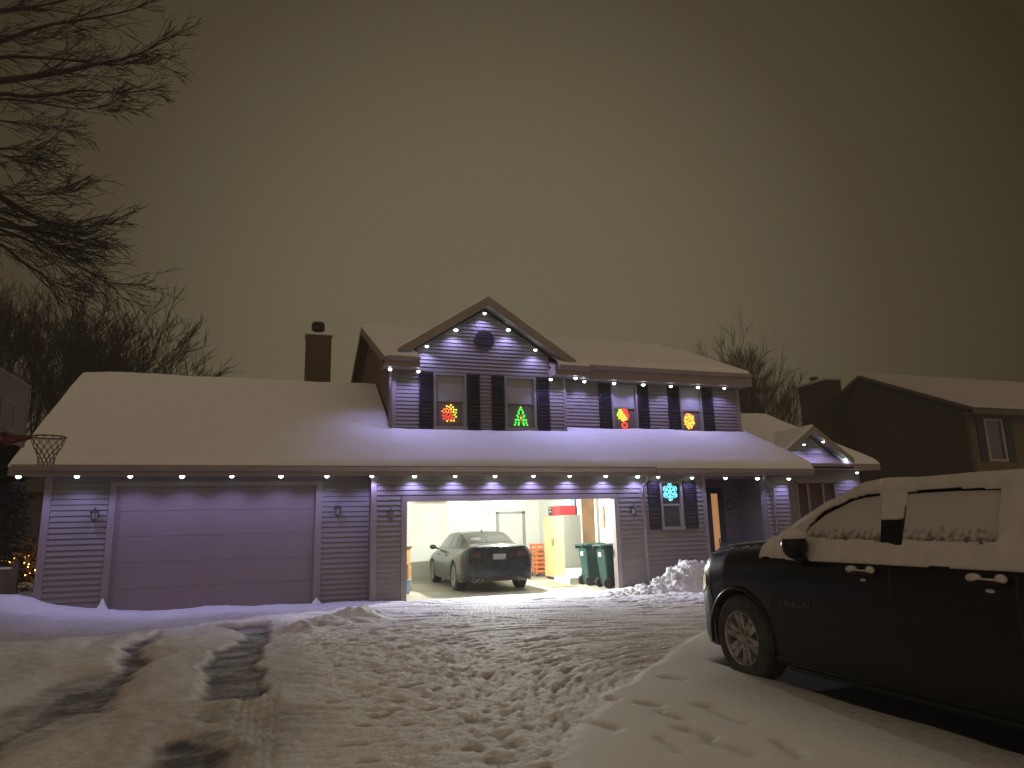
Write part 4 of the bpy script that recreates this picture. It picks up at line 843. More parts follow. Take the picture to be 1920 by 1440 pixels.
mb.v = [(x * (1 - .10 * (y - .7)), y, roofz(cc, y, x * (1 - .10 * (y - .7))) + .008) for y in ys_ for x in xs_]
for i in range(11):
    for k in range(14): mb.f.append((i * 15 + k, i * 15 + k + 1, i * 15 + k + 16, i * 15 + k + 15)); mb.mi.append(0)
mb.build('rear_window', 'carglass', sed, smooth=True)
for y, z in SD:
    for sd in (-1, 1): wheel(sed, sd * .80, y, z, .34, .24, sd, .25, 5, double=True)
M['taillamp'] = mat('tail_lamp', (.05, .006, .006), .2, spec=.7)
for sd in (-1, 1):
    mb = MB(); mb.hexa([(sd * .44, -.012, .84), (sd * .70, -.005, .84), (sd * .70, .06, .84), (sd * .44, .03, .84), (sd * .46, -.006, .94), (sd * .70, .005, .95), (sd * .70, .06, .95), (sd * .46, .03, .94)]); mb.build('tail_light', 'taillamp', sed, bevel=.01)
    mb = MB()
    for q in (-.07, .07): mb.lathe([(.048, 0), (.055, -.01), (.055, .08), (.045, .08), (.045, .01)], 14, Matrix.Translation((sd * .56 + q, -.03, .29)) @ Matrix.Rotation(-PI / 2, 4, 'X') @ Matrix.Diagonal((1.1, .75, 1, 1)))
    mb.build('exhaust_tip', 'chrome', sed, smooth=True)
    mb = MB(); mb.ball((sd * 1.03, 3.22, 1.02), .085, (1.15, .6, .75), 12); mb.tube([(sd * .98, 3.22, .99), (sd * .86, 3.25, .97)], .025, 6); mb.build('mirror', 'dirtyblack', sed, smooth=True)
    for s0, nm in ((1.98, 'door_handle'), (3.0, 'door_handle')):
        mb = MB(); x = sd * (cc.xat(s0, .82) + .012); mb.tube([(x, s0 - .08, .83), (x, s0 + .10, .835)], .013, 6); mb.build(nm, 'carpaint', sed, smooth=True)
M['plate'] = mat('snowy_plate', (.30, .31, .29), .7, var=.3, vscale=12)
mb = MB(); mb.box((-.16, -.022, .76), (.16, -.010, .89)); mb.build('licence_plate', 'plate', sed, bevel=.005)
mb = MB(); mb.hexa([(-.5, -.02, .26), (.5, -.02, .26), (.5, .2, .26), (-.5, .2, .26), (-.52, -.012, .36), (.52, -.012, .36), (.52, .2, .36), (-.52, .2, .36)]); mb.build('diffuser', 'black', sed)
mb = MB(); mb.tube([(0, 1.75, 1.40), (0, 1.66, 1.48)], [.03, .008], 6); mb.build('antenna', 'black', sed)
mb = MB(); mb.box((-.66, -.018, 1.035), (.66, .0, 1.06)); mb.build('trunk_lip', 'dirtyblack', sed, bevel=.008)
# ------------------------------------------------------------------ things in the garage
o = empty('storage_cabinet', (8.12, 18.95, 0), 0, 'tall pale yellow cabinet with grey side near the back of the garage', 'cabinet')
mb = MB(); mb.box((-.30, -.72, .05), (.30, .75, 1.80)); mb.build('body', 'cabside', o, bevel=.01)
for y0, y1 in ((-.70, .01), (.03, .73)):
    mb = MB(); mb.box((-.325, y0, .08), (-.302, y1, 1.78)); mb.box((-.332, y0 + .08, .95), (-.326, y1 - .08, 1.68)); mb.box((-.332, y0 + .08, .18), (-.326, y1 - .08, .87)); d_ = mb.build('door', 'cabinet', o, bevel=.004)
    mb = MB(); mb.box((-.345, (y1 - .06) if y0 < -.5 else (y0 + .03), .95), (-.335, (y1 - .03) if y0 < -.5 else (y0 + .06), 1.15)); q = mb.build('handle', 'black', None); q.parent = d_
mb = MB()
for y in (-.66, .66): mb.box((-.28, y - .03, 0), (-.22, y + .03, .06)); mb.box((.2, y - .03, 0), (.27, y + .03, .06))
mb.build('feet', 'black', o)
o = empty('red_box', (8.12, 19.0, 1.802), 0, 'red cooler box with a black label on top of the tall cabinet', 'box')
mb = MB(); mb.box((-.26, -.40, 0), (.26, .42, .27)); mb.build('body', 'red', o, bevel=.02); mb = MB(); mb.box((-.268, .10, .02), (-.262, .40, .25)); mb.build('front_panel', 'black', o); mb = MB(); mb.box((-.275, .18, .10), (-.27, .32, .13)); mb.box((-.275, .18, .2), (-.27, .32, .22)); mb.build('label_strip', 'white', o)
o = empty('shelf_rack', (8.12, 20.75, 0), 0, 'orange slatted plastic rack behind the tall cabinet', 'rack')
mb = MB(); 
for x in (-.28, .2): mb.box((x, -.25, .06), (x + .05, -.2, .95)); mb.box((x, .2, .06), (x + .05, .25, .95))
mb.build('posts', 'orange', o)
for i in range(7): mb = MB(); mb.box((-.30, -.26, .12 + i * .13), (.26, .26, .19 + i * .13)); mb.build('drawer', 'orange', o, bevel=.01)
mb = MB(); 
for y in (-.22, .22): mb.lathe([(.001, -.02), (.05, -.02), (.05, .02), (.001, .02)], 12, Matrix.Translation((-.25, y, .05)) @ Matrix.Rotation(PI / 2, 4, 'Y'))
mb.build('casters', 'black', o)
def trash(x, y, label):
    o = empty('wheelie_bin', (x, y, .004), 0, label, 'trash bin', 'green wheeled bins by the garage door')
    mb = MB(); a = [(-.20, -.18), (.20, -.18), (.20, .18), (-.20, .18)]; b_ = [(-.29, -.25), (.28, -.25), (.28, .25), (-.29, .25)]
    mb.hexa([(p, q, .03) for p, q in a] + [(p, q, .98) for p, q in b_]); mb.build('body', 'bin', o, bevel=.03)
    mb = MB(); mb.hexa([(-.32, -.30, .98), (.33, -.30, .98), (.33, .30, .98), (-.32, .30, .98), (-.33, -.27, 1.03), (.28, -.26, 1.06), (.28, .26, 1.06), (-.33, .27, 1.03)]); mb.build('lid', 'bin', o, bevel=.015)
    mb = MB(); mb.tube([(-.36, -.22, 1.0), (-.36, .22, 1.0)], .016, 8); mb.box((-.37, -.24, .92), (-.28, -.20, 1.02)); mb.box((-.37, .20, .92), (-.28, .24, 1.02)); mb.build('handle', 'bin', o)
    for q in (-.22, .22): mb = MB(); mb.lathe([(.001, -.03), (.10, -.03), (.12, -.02), (.12, .02), (.10, .03), (.05, .03), (.001, .02)], 18, Matrix.Translation((-.21, q, .12)) @ Matrix.Rotation(PI / 2, 4, 'X')); mb.build('wheel', 'tyre', o)
    mb = MB(); mb.box((-.29, -.07, .74), (-.262, .07, .84)); mb.build('sticker', 'white', o)
    return o
trash(8.0, 16.85, 'green wheeled bin farther inside the garage, beside the steps'); trash(8.06, 15.93, 'green wheeled bin nearest the open garage door')
o = empty('sled', (8.43, 16.95, 1.72), 0, 'small orange and red sled hanging on the garage wall', 'sled')
mb = MB(); mb.hexa([(-.03, -.07, -.28), (0, -.07, -.28), (0, .07, -.28), (-.03, .07, -.28), (-.03, -.06, .28), (0, -.06, .28), (0, .06, .28), (-.03, .06, .28)]); M['sledr'] = mat('sled_red', (.75, .22, .14), .5); mb.build('deck', 'sledr', o, bevel=.02)
mb = MB(); mb.tube([(-.04, 0, .26), (-.08, .05, .34), (-.06, .0, .38)], .012, 6); mb.tube([(-.04, 0, -.26), (-.08, .05, -.34), (-.06, .0, -.38)], .012, 6); mb.build('hooks', 'black', o)
o = empty('blue_cloth', (8.4, 18.75, 2.02), 0, 'blue and white cloth hanging high on the garage wall', 'cloth'); mb = MB(); mb.hexa([(-.05, -.09, 0), (-.02, -.09, 0), (-.02, .09, 0), (-.05, .09, 0), (-.09, -.12, .35), (-.0, -.12, .35), (-.0, .12, .35), (-.09, .12, .35)]); mb.build('cloth', 'blue', o, bevel=.02)
mb = MB(); mb.box((6.75, 16.6, .006), (7.5, 18.05, .018)); tag(mb.build('floor_mat', 'mat'), 'olive doormat on the garage floor beside the steps', 'mat')
# left stack of boxes
o = empty('cardboard_box', (3.28, 18.3, .004), .05, 'tall brown cardboard box standing inside the left of the garage', 'box')
mb = MB(); mb.box((-.20, -.22, 0), (.22, .22, .62)); mb.build('lower_half', 'cardboard', o); mb = MB(); mb.box((-.17, -.2, .62), (.19, .2, 1.0)); mb.quad((-.17, -.2, 1.0), (.19, -.2, 1.0), (.23, -.3, 1.09), (-.15, -.3, 1.09)); mb.build('upper_half', 'cardboard', o)
o = empty('yellow_bag', (3.22, 18.3, 1.006), 0, 'yellow printed bag on top of the brown box', 'bag'); mb = MB(); mb.hexa([(-.16, -.15, 0), (.18, -.15, 0), (.18, .15, 0), (-.16, .15, 0), (-.12, -.10, .30), (.13, -.10, .32), (.13, .08, .32), (-.12, .08, .30)]); mb.build('sack', 'yellow', o, bevel=.03)
mb = MB(); mb.ball((.06, -.15, .17), .05, (1, .3, 1), 10); mb.box((-.02, -.155, .04), (.12, -.15, .07)); mb.build('print', 'black', o)
o = empty('picture_board', (3.05, 18.35, 1.0), .2, 'white board with yellow border leaning on the wall', 'board'); mb = MB(); mb.box((-.2, -.02, 0), (.2, .0, .42)); mb.build('panel', 'white', o); mb = MB(); mb.box((-.22, -.03, .38), (.22, .01, .44)); mb.box((.17, -.03, 0), (.22, .01, .38)); mb.build('border', 'yellow', o)
o = empty('blue_tub', (3.12, 17.3, .004), 0, 'pale blue plastic tub on the garage floor at the left', 'tub'); mb = MB(); mb.hexa([(-.18, -.18, 0), (.16, -.18, 0), (.16, .18, 0), (-.18, .18, 0), (-.22, -.22, .34), (.2, -.22, .34), (.2, .22, .34), (-.22, .22, .34)]); mb.build('tub', 'blue', o, bevel=.02)
mb = MB(); mb.box((-.18, -.18, .30), (.14, .18, .66)); M['wood'] = mat('crate', (.45, .22, .10), .8, var=.3, vscale=10); mb.build('wooden_crate', 'wood', None, bevel=.01).location = (3.12, 17.3, .05); tag(bpy.data.objects['wooden_crate'], 'reddish wooden crate standing in the blue tub', 'crate')
o = empty('door_opener', (5.45, 18.9, 2.25), 0, 'garage door opener with hanging pull cord under the ceiling', 'door opener')
mb = MB(); mb.box((-.16, -.2, .0), (.16, .2, .16)); mb.build('motor', 'white', o, bevel=.02); mb = MB(); mb.box((-.03, -3.1, .08), (.03, -.2, .12)); mb.build('rail', 'cabside', o)
mb = MB(); mb.tube([(.2, -.6, .10), (.2, -.6, -.36)], .006, 5); mb.ball((.2, -.6, -.38), .022, n=8); mb.box((-.06, -.66, .05), (.22, -.54, .078)); mb.build('pull_cord', 'black', o)
# ------------------------------------------------------------------ snow pile
o = empty('snow_pile', (8.68, 14.0, 0), 0, 'lumpy pile of shovelled snow in front of the wall below the snowflake window', 'snow pile')
xs_ = np.arange(-1.8, 1.6, .025); ys_ = np.arange(-.95, .95, .025); PX, PY = np.meshgrid(xs_, ys_)
h = .66 * np.exp(-((PX - .25) / .55) ** 2 - ((PY) / .5) ** 2) + .18 * np.exp(-((PX + .7) / .5) ** 2 - ((PY) / .35) ** 2) + .34 * np.exp(-((PX - 1.0) / .5) ** 2 - ((PY) / .5) ** 2)
r_ = ridge(PX * 2.6, PY * 2.6, 3, 300); h = h * (.70 + .55 * r_) + .10 * (ridge(PX * 6, PY * 6, 2, 305) - .6) * ss(.03, .3, h) ; hz = h - .03
grid_obj('mound', PX, PY, hz, (hz > -.02)[:-1, :-1], 'snow', o)
rp = random.Random(12)
for i in range(95):
    mb = MB(); t = rp.random(); x = -1.75 + 2.5 * t + rp.uniform(-.1, .1); y = rp.uniform(-.75, .45) * (.35 + .7 * t); r = rp.uniform(.03, .085) * (1 if t > .2 else .8)
    i_ = min(len(xs_) - 1, max(0, int((x + 1.8) / .025))); j_ = min(len(ys_) - 1, max(0, int((y + .95) / .025))); z = max(.03, hz[j_, i_]) + r * .35
    Rm = Matrix.Rotation(rp.uniform(0, 6), 4, 'Z') @ Matrix.Rotation(rp.uniform(0, 3), 4, 'X'); b0 = len(mb.v)
    mb.lathe([(.01, -.8), (.75, -.6), (1.0, -.05), (.8, .6), (.2, .9), (.01, .92)], 7, Matrix.Translation((x, y, z)) @ Rm @ Matrix.Diagonal((r * rp.uniform(.8, 1.3), r * rp.uniform(.7, 1.1), r * rp.uniform(.6, 1), 1)))
    for q in range(b0, len(mb.v)): v = mb.v[q]; mb.v[q] = tuple(c + rp.uniform(-.12, .12) * r for c in v)
    mb.build('snow_chunk', 'snow', o)
# small snow spikes by the closed door
for x, hh in ((-2.92, .19), (1.03, .13)):
    mb = MB(); mb.lathe([(.12, -.02), (.07, .06), (.04, hh * .6), (.015, hh)], 9, Matrix.Translation((x, YL - .12, gz(x, YL - .15)))); tag(mb.build('snow_clump', 'snow', None, smooth=True), 'small pointed clump of snow at the %s foot of the closed garage door' % ('left' if x < 0 else 'right'), 'snow clump')
# ------------------------------------------------------------------ basketball hoop
o = empty('basketball_hoop', (-3.78, 12.28, 0), 0, 'tall basketball hoop with red rim and torn net at the left edge', 'basketball hoop')
mb = MB(); mb.box((-.03, -.90, 2.98), (-.006, .90, 4.0)); mb.build('backboard', 'board', o)
mb = MB()
for a, b_ in (((-.005, -.90, 2.98), (.0, .90, 3.02)), ((-.005, -.90, 3.96), (.0, .90, 4.0)), ((-.005, -.90, 3.02), (.0, -.865, 3.96)), ((-.005, .865, 3.02), (.0, .90, 3.96)), ((-.005, -.30, 3.14), (.0, .30, 3.19)), ((-.005, -.30, 3.55), (.0, .30, 3.60)), ((-.005, -.30, 3.19), (.0, -.25, 3.55)), ((-.005, .25, 3.19), (.0, .30, 3.55))): mb.box(a, b_)
mb.build('board_lines', 'boardline', o)
mb = MB(); mb.tube([(.56 + .228 * math.cos(a), .228 * math.sin(a), 3.05) for a in np.linspace(0, 2 * PI, 33)], .011, 8); mb.build('rim', 'rimred', o, smooth=True)
mb = MB(); mb.box((.0, -.12, 2.93), (.05, .12, 3.10)); mb.hexa([(.04, -.10, 3.0), (.34, -.06, 3.03), (.34, .06, 3.03), (.04, .10, 3.0), (.04, -.10, 3.07), (.34, -.06, 3.06), (.34, .06, 3.06), (.04, .10, 3.07)]); mb.tube([(.03, 0, 2.94), (.33, 0, 3.03)], .02, 6); mb.build('rim_bracket', 'rimred', o)
mb = MB(); N = 12
for k in range(N):
    for dr in (1, -1):
        pp = []
        for i in range(7):
            t = i / 6; r = .225 * (1 - t) ** .8 + .10 * t if t < 1 else .10; r = .225 + (.105 - .225) * ss(0, .9, t); a = 2 * PI * (k + dr * i * .5) / N; pp.append((.56 + r * math.cos(a), r * math.sin(a), 3.045 - .42 * t))
        mb.tube(pp, .005, 4)
mb.build('net', 'net', o)
mb = MB(); mb.tube([(-1.5, 0, .25), (-1.2, 0, 2.4)], .06, 10); mb.tube([(-1.2, 0, 2.4), (-.04, .25, 3.8)], .025, 6); mb.tube([(-1.2, 0, 2.4), (-.04, -.25, 3.8)], .025, 6); mb.tube([(-1.25, 0, 2.0), (-.04, .25, 3.05)], .025, 6); mb.tube([(-1.25, 0, 2.0), (-.04, -.25, 3.05)], .025, 6); mb.build('pole', 'black', o)
mb = MB(); mb.hexa([(-2.3, -.5, 0), (-.9, -.5, 0), (-.9, .5, 0), (-2.3, .5, 0), (-2.1, -.35, .35), (-1.1, -.35, .3), (-1.1, .35, .3), (-2.1, .35, .35)]); mb.build('base', 'black', o, bevel=.04)
# ------------------------------------------------------------------ bare trees
def branch(mb, rnd, p, d, L, r, depth, up=.25, spread=.5, nseg=4, tw=.0006, kids=(3, 5), rmin=.0025):
    pts = [p.copy()]; rs = [r]; dd = d.normalized(); q = p.copy()
    for i in range(nseg):
        dd = (dd + Vector((rnd.gauss(0, .10), rnd.gauss(0, .10), rnd.gauss(0, .08) + up * .10))).normalized(); q = q + dd * L / nseg; pts.append(q.copy()); rs.append(max(rmin, r * (1 - .75 * (i + 1) / nseg)))
    mb.tube(pts, rs, 6 if r > .05 else (4 if r > .012 else 3), cap=False)
    if depth <= 0: return
    for k in range(rnd.randint(*kids)):
        t = rnd.uniform(.3, 1.0); i = min(nseg - 1, int(t * nseg)); b0 = pts[i].lerp(pts[i + 1], t * nseg - i); ax = (pts[i + 1] - pts[i]).normalized()
        side = ax.cross(Vector((rnd.gauss(0, 1), rnd.gauss(0, 1), rnd.gauss(0, 1)))).normalized(); nd = (ax * rnd.uniform(.7, 1.1) + side * spread * rnd.uniform(.7, 1.4) + Vector((0, 0, up * .35))).normalized()
        branch(mb, rnd, b0, nd, L * rnd.uniform(.5, .72), max(rmin, rs[i] * rnd.uniform(.4, .6)), depth - 1, up, spread, nseg if depth > 2 else 3, tw, kids, rmin)
def bare_tree(x, y, h, seed, label, z0=0, group='bare trees behind the houses', depth=4, wide=.45, lean=0, rm=.009):
    rnd = random.Random(seed); o = empty('bare_tree', (x, y, z0), rnd.uniform(0, 6), label, 'tree', group)
    mb = MB(); tp = [Vector((0, 0, -.2)), Vector((rnd.gauss(0, .08), 0, h * .15)), Vector((rnd.gauss(0, .15), rnd.gauss(0, .1), h * .32)), Vector((rnd.gauss(0, .25), rnd.gauss(0, .2), h * .5))]
    r = h * .018; mb.tube(tp, [r * 1.3, r, r * .85, r * .6], 9); mb.build('trunk', 'bark', o, smooth=True)
    mb = MB()
    for k in range(9):
        t = rnd.uniform(.35, 1); b0 = tp[1].lerp(tp[2], t * 2) if t < .5 else tp[2].lerp(tp[3], t * 2 - 1); a = k * 2.4 + rnd.uniform(-.4, .4)
        branch(mb, rnd, b0, Vector((math.cos(a) * wide, math.sin(a) * wide, 1)), h * rnd.uniform(.36, .5), r * .5, depth, .35, .42, 4, kids=(3, 5), rmin=rm)
    mb.build('crown', 'twig', o)
T = [(-8.1, 29, 9.0, 'tall bare tree nearest the left end of the garage roof'), (-6.7, 29.5, 9.3, 'forked bare tree rising just left of the garage roof ridge'), (-10.2, 31, 8.4, 'bare tree behind the basketball backboard'),
     (-5.0, 32, 8.0, 'low spreading bare tree above the left part of the garage roof'), (-3.3, 33, 6.3, 'small bare tree peeking over the garage roof ridge, left of the chimney')]
for i, (x, y, h, l) in enumerate(T): bare_tree(x, y, h, 20 + i, l)
bare_tree(3.0, 31, 6.0, 41, 'bare tree top between the chimney and the main roof')
for i, (x, y, h, l) in enumerate([(27.3, 37, 9.9, 'tallest bare tree above the small right gable, left of the neighbour house'), (23.9, 36, 7.4, 'low bare tree beside the right end of the upper roof'), (25.7, 38, 9.2, 'bare tree between the two houses, behind the taller one'), (28.6, 41, 9.6, 'bare tree behind the neighbour chimney, partly hidden by it'), (33, 40, 9.6, 'faint bare tree top behind the neighbour roof')]):
    bare_tree(x, y, h, 51 + i, l)
# near tree, trunk just outside the left edge, limbs reaching in
def pt(px, py, dist):
    d = RM @ Vector((px - 960, 720 - py, -F)); d /= math.hypot(d.x, d.y); return CAMPOS + d * dist
rnd = random.Random(77); o = empty('near_bare_tree', (-8.6, 8.0, 0), 0, 'large bare tree reaching its limbs in at the upper left', 'tree')
mb = MB(); base = Vector((-8.6, 8.0, 0)); loc = lambda v: v - base
mb.tube([Vector((0, 0, -.2)), Vector((.1, 0, 2)), Vector((-.1, .1, 4.5)), Vector((.1, .2, 7)), Vector((0, 0, 9.5))], [.26, .22, .18, .13, .06], 12); mb.build('trunk', 'bark', o, smooth=True)
mb = MB()
LIMB = [(6.5, [(-60, 40), (0, 20), (60, 14), (150, -5)], .05), (6.2, [(-80, 110), (0, 78), (80, 48), (150, 38), (240, 22), (290, 0)], .035), (5.6, [(-90, 160), (0, 152), (70, 143), (140, 130), (180, 120), (230, 112), (275, 95), (325, 70)], .05),
        (5.2, [(-90, 130), (0, 105), (70, 108), (130, 112), (190, 122), (260, 118), (310, 125)], .028), (5.0, [(-90, 190), (0, 174), (50, 182), (100, 178), (150, 168), (220, 175), (285, 168)], .032), (4.8, [(-90, 200), (0, 184), (60, 190), (110, 200), (160, 206), (200, 198)], .022),
        (4.4, [(-80, 225), (0, 226), (50, 232), (105, 238)], .018), (4.0, [(-80, 270), (0, 280), (50, 280)], .014), (3.9, [(-80, 280), (0, 290), (55, 308)], .012),
        (3.6, [(-90, 330), (0, 368), (40, 395), (80, 415), (130, 425), (160, 425), (215, 415)], .045), (3.4, [(-80, 360), (0, 362), (60, 368), (120, 360)], .018), (3.3, [(-90, 400), (0, 420), (60, 432), (110, 440), (145, 452)], .05), (3.0, [(-90, 430), (0, 455), (40, 490), (80, 515), (105, 530)], .028),
        (3.1, [(-80, 400), (0, 430), (60, 452), (100, 490), (130, 520)], .022), (3.0, [(-60, 395), (0, 405), (80, 450), (150, 500), (200, 530), (225, 532)], .02), (3.2, [(-70, 440), (30, 440), (80, 462), (140, 470)], .02), (3.3, [(-70, 380), (20, 400), (90, 425), (150, 440)], .022), (5.9, [(-80, 80), (0, 60), (50, 90), (110, 60)], .02)]
for zt, pl, r in LIMB:
    dist = rnd.uniform(11.0, 12.6); P = [loc(pt(x, y, dist + .25 * math.sin(i + zt))) for i, (x, y) in enumerate(pl)]
    P = [Vector((0, 0, min(9, max(1.5, P[0].z - .6))))] + P; n = len(P)
    # smooth
    for _ in range(1):
        Q = [P[0]]
        for a, b_ in zip(P[:-1], P[1:]): Q += [a.lerp(b_, .25), a.lerp(b_, .75)]
        P = Q + [P[-1]]
    n = len(P); mb.tube(P, [max(.006, r * (1.5 - 1.45 * i / (n - 1))) for i in range(n)], 6, cap=False)
    for k in range(int(7 + n * 1.0)):
        t = rnd.uniform(.28, 1); i = min(n - 2, int(t * (n - 1))); f_ = t * (n - 1) - i; b0 = P[i].lerp(P[i + 1], f_); ax = (P[i + 1] - P[i]).normalized()
        nd = (ax + Vector((rnd.gauss(.15, .22), rnd.gauss(0, .3), rnd.gauss(.0, .34)))).normalized(); branch(mb, rnd, b0, nd, rnd.uniform(.4, 1.0) * (1.15 - .6 * t), max(.006, r * .26), 2, .05, .34, 4, kids=(2, 3), rmin=.0045)
mb.build('crown', 'twig', o)
# dark spruce at the left edge
rnd = random.Random(5); o = empty('spruce', (-5.65, 18.0, 0), 0, 'dark spruce beside the left end of the garage', 'tree'); mb = MB(); mb.tube([(0, 0, 0), (0, 0, 5.2)], [.13, .02], 8); mb.build('trunk', 'bark', o)
mb = MB()
for k in range(330):
    z = .5 + 4.6 * (k / 330); R = 1.15 * (1 - z / 5.6) ** .8 * rnd.uniform(.75, 1.08); a = k * 2.4; tip = Vector((R * math.cos(a), R * math.sin(a), z - R * .22)); b0 = Vector((0, 0, z)); mb.tube([b0, tip], [.02, .005], 3, cap=False)
    for j in range(22):
        t = rnd.uniform(.15, 1.02); q = b0.lerp(tip, t); u = Vector((rnd.gauss(0, 1), rnd.gauss(0, 1), rnd.gauss(-.5, .7))).normalized() * rnd.uniform(.09, .22); w_ = u.cross(Vector((rnd.gauss(0, 1), rnd.gauss(0, 1), 1))).normalized() * .022; mb.quad(q - w_, q + w_, q + u + w_ * .3, q + u - w_ * .3)
mb.build('foliage', 'needle', o)
# shrub with warm string lights
o = empty('lit_shrub', (-5.95, 21.5, 0), 0, 'shrub glowing with warm string lights beyond the fence', 'shrub'); mb = MB()
for k in range(240):
    a = rnd.uniform(0, 6.28); b0 = Vector((0, 0, .2)); r_ = rnd.uniform(.2, .75); tip = Vector((r_ * math.cos(a), r_ * math.sin(a), rnd.uniform(.5, 1.7) - r_ * .3)); mb.tube([b0.lerp(tip, .3), tip], [.01, .003], 3, cap=False)
    for j in range(6): q = b0.lerp(tip, rnd.uniform(.5, 1)); u = Vector((rnd.gauss(0, 1), rnd.gauss(0, 1), rnd.gauss(0, 1))).normalized() * .08; w_ = u.cross(Vector((.3, .2, 1))).normalized() * .025; mb.quad(q - w_, q + w_, q + u + w_, q + u - w_)
M['shrub'] = mat('shrub_leaf', (.35, .22, .07), .9); mb.build('foliage', 'shrub', o)
mb = MB()
for k in range(46): a = rnd.uniform(0, 6.28); r_ = rnd.uniform(.1, .7); mb.ball((r_ * .7 * math.cos(a), r_ * math.sin(a), rnd.uniform(.75, 1.25) - r_ * .3), .016, n=6)
mb.build('string_lights', 'e_warm', o)
# fence and neighbour wall at the far left
o = empty('board_fence', (-6.2, 17.0, 0), 0, 'low board fence with snow on top at the far left', 'fence'); mb = MB()
for k in range(16): mb.box((-2 + k * .21, 0, 0), (-2 + k * .21 + .2, .03, .92 + .01 * (k % 3)))
mb.build('boards', 'fence', o); mb = MB(); mb.box((-2, -.03, .935), (1.36, .07, .98)); mb.build('snow_cap', 'snow', o, bevel=.015); mb = MB(); mb.box((1.36, -.05, 0), (1.47, .07, 1.1)); mb.build('post', 'fence', o)
o = empty('neighbour_shed', (-8, 26, 0), 0, 'pale wall of a building behind the spruce at the far left', 'building'); mb = MB(); siding(mb, lambda u, z, q: (u, -q, z), 0, 3.0, lambda z: (-4, 1.4), [], h=.12); mb.box((-4, 0, 0), (1.4, 3, 3.0)); M['shed'] = mat('shed', (.10, .08, .06), .8); mb.build('wall', 'shed', o); mb = MB(); mb.plate([(-4.2, -.25, 2.95), (1.6, -.25, 2.95), (1.6, 1.5, 3.5), (-4.2, 1.5, 3.5)], (0, 0, .15)); mb.build('roof', 'shed', o)
# ------------------------------------------------------------------ neighbour house on the right
nb = empty('neighbour_house', (29, 22, 0), 0, 'dark neighbouring two storey house on the right with snowy roof', 'house')
NX0, NY0, NY1, NP, NE, NPZ = 24.0 - 29, 18.2 - 22, 27.0 - 22, 22.6 - 22, 5.35, 7.5
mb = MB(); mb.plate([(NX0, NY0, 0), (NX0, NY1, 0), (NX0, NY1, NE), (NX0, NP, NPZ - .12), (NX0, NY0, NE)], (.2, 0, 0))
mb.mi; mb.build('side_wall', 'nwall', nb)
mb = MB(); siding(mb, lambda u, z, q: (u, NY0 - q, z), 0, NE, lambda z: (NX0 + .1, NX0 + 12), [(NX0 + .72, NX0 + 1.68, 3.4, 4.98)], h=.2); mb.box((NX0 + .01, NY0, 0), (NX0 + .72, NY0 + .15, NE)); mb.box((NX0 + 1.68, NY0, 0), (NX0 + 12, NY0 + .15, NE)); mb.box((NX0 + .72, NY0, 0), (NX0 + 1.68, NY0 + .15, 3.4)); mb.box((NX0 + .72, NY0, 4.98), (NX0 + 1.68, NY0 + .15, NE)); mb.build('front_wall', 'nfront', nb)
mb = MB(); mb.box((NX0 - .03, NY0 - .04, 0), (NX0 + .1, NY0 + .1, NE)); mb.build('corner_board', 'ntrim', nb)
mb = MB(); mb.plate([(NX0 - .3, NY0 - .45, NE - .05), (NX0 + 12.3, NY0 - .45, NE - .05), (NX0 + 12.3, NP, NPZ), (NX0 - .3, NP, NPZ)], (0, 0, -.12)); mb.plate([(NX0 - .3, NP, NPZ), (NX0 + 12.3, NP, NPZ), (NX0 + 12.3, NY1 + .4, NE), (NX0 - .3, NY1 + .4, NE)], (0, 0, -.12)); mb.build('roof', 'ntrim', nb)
mb = MB(); mb.box((NX0 - .3, NY0 - .47, NE - .28), (NX0 + 12.3, NY0 - .42, NE - .04)); mb.box((NX0 - .28, NY0 - .42, NE - .26), (NX0 + 12.2, NY0, NE - .24)); mb.build('fascia', 'ntrim', nb)
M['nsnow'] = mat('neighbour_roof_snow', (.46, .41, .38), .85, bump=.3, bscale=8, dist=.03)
nx_ = np.arange(NX0 - .33, NX0 + 12.3, .1); ny_ = np.arange(NY0 - .5, NP + .06, .08); QX, QY = np.meshgrid(nx_, ny_); de = np.minimum.reduce([QX - nx_[0], QY - ny_[0], nx_[-1] - QX]); QZ = NE - .04 + (QY - NY0 + .45) * (NPZ - NE + .05) / (NP - NY0 + .45) + np.where(de < .01, 0, .11 * (1 - (1 - np.clip(de / .2, 0, 1)) ** 2) ** .5 + .03 * fbm(QX, QY, 2, 400))
grid_obj('roof_snow', QX, QY, QZ, None, 'nsnow', nb)
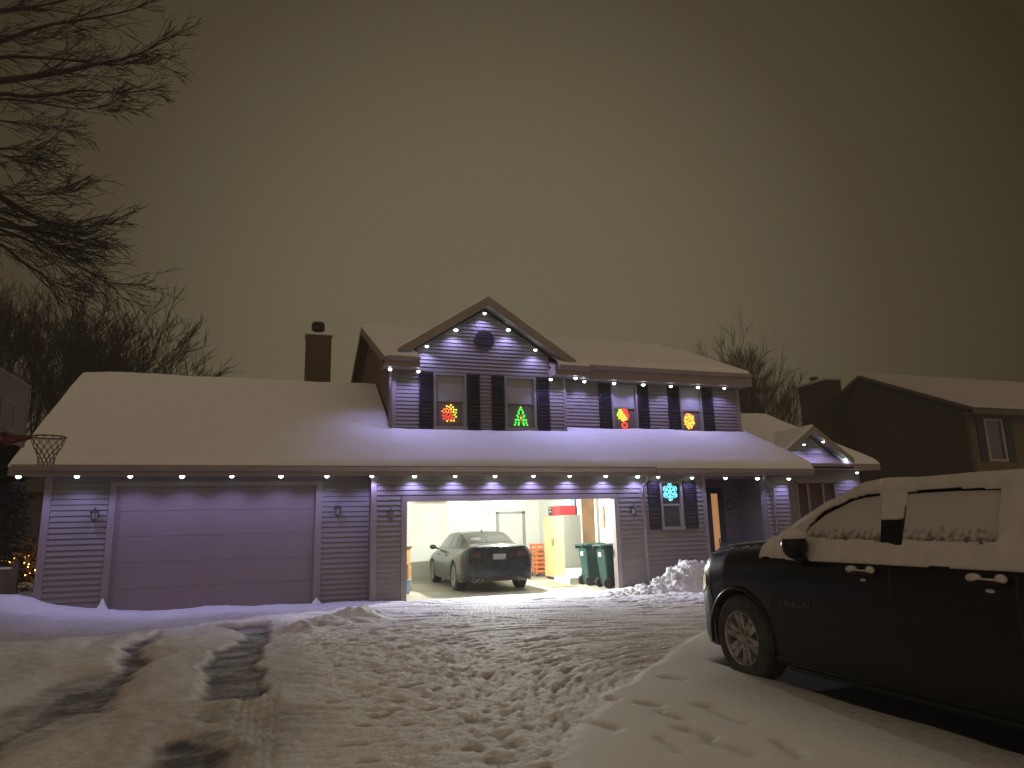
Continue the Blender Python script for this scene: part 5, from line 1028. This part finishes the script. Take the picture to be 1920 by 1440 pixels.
wx0 = NX0 + .72; mb = MB(); mb.box((wx0, NY0 - .03, 3.4), (wx0 + .09, NY0 + .05, 4.98)); mb.box((wx0 + .87, NY0 - .03, 3.4), (wx0 + .96, NY0 + .05, 4.98)); mb.box((wx0 + .09, NY0 - .03, 4.89), (wx0 + .87, NY0 + .05, 4.98)); mb.box((wx0 + .09, NY0 - .03, 3.4), (wx0 + .87, NY0 + .05, 3.49)); M['nwin'] = mat('neighbour_window_frame', (.36, .31, .24), .6); wn_ = mb.build('window', 'nwin', nb)
mb = MB(); mb.box((wx0 + .09, NY0 + .03, 3.49), (wx0 + .87, NY0 + .04, 4.89)); q = mb.build('pane', 'glassdark'); q.parent = wn_
for a in (wx0 - .42, wx0 + 1.0): mb = MB(); mb.box((a, NY0 - .05, 3.38), (a + .38, NY0 - .015, 5.0)); mb.build('shutter', 'shutter', nb, bevel=.005)
mb = MB(); mb.box((NX0 - .75, 1.9, 0), (NX0 - .001, 3.7, 7.55)); cn = mb.build('chimney', 'nwall', nb)
mb = MB(); mb.box((NX0 - .80, 1.85, 7.55), (NX0 + .02, 3.75, 7.68)); q = mb.build('chimney_snow', 'nsnow', None, bevel=.04); q.parent = cn
mb = MB(); mb.lathe([(.12, 0), (.12, .2), (.2, .2), (.2, .26), (.01, .3)], 10, Matrix.Translation((NX0 - .35, 3.1, 7.66))); q = mb.build('chimney_cap', 'black', None); q.parent = cn
# ------------------------------------------------------------------ snowy air
hz_ = MB(); hz_.box((-40, -12, -1.0), (46, 52, 16)); hb = hz_.build('haze', 'white'); hb.data.materials.clear()
hm = bpy.data.materials.new('haze_air'); hm.use_nodes = True; ht = hm.node_tree; ht.nodes.remove(ht.nodes['Principled BSDF']); pv = ht.nodes.new('ShaderNodeVolumePrincipled')
pv.inputs['Density'].default_value = .004; pv.inputs['Color'].default_value = (.9, .88, .85, 1); ht.links.new(pv.outputs[0], ht.nodes['Material Output'].inputs['Volume']); hb.data.materials.append(hm); tag(hb, kind='stuff')
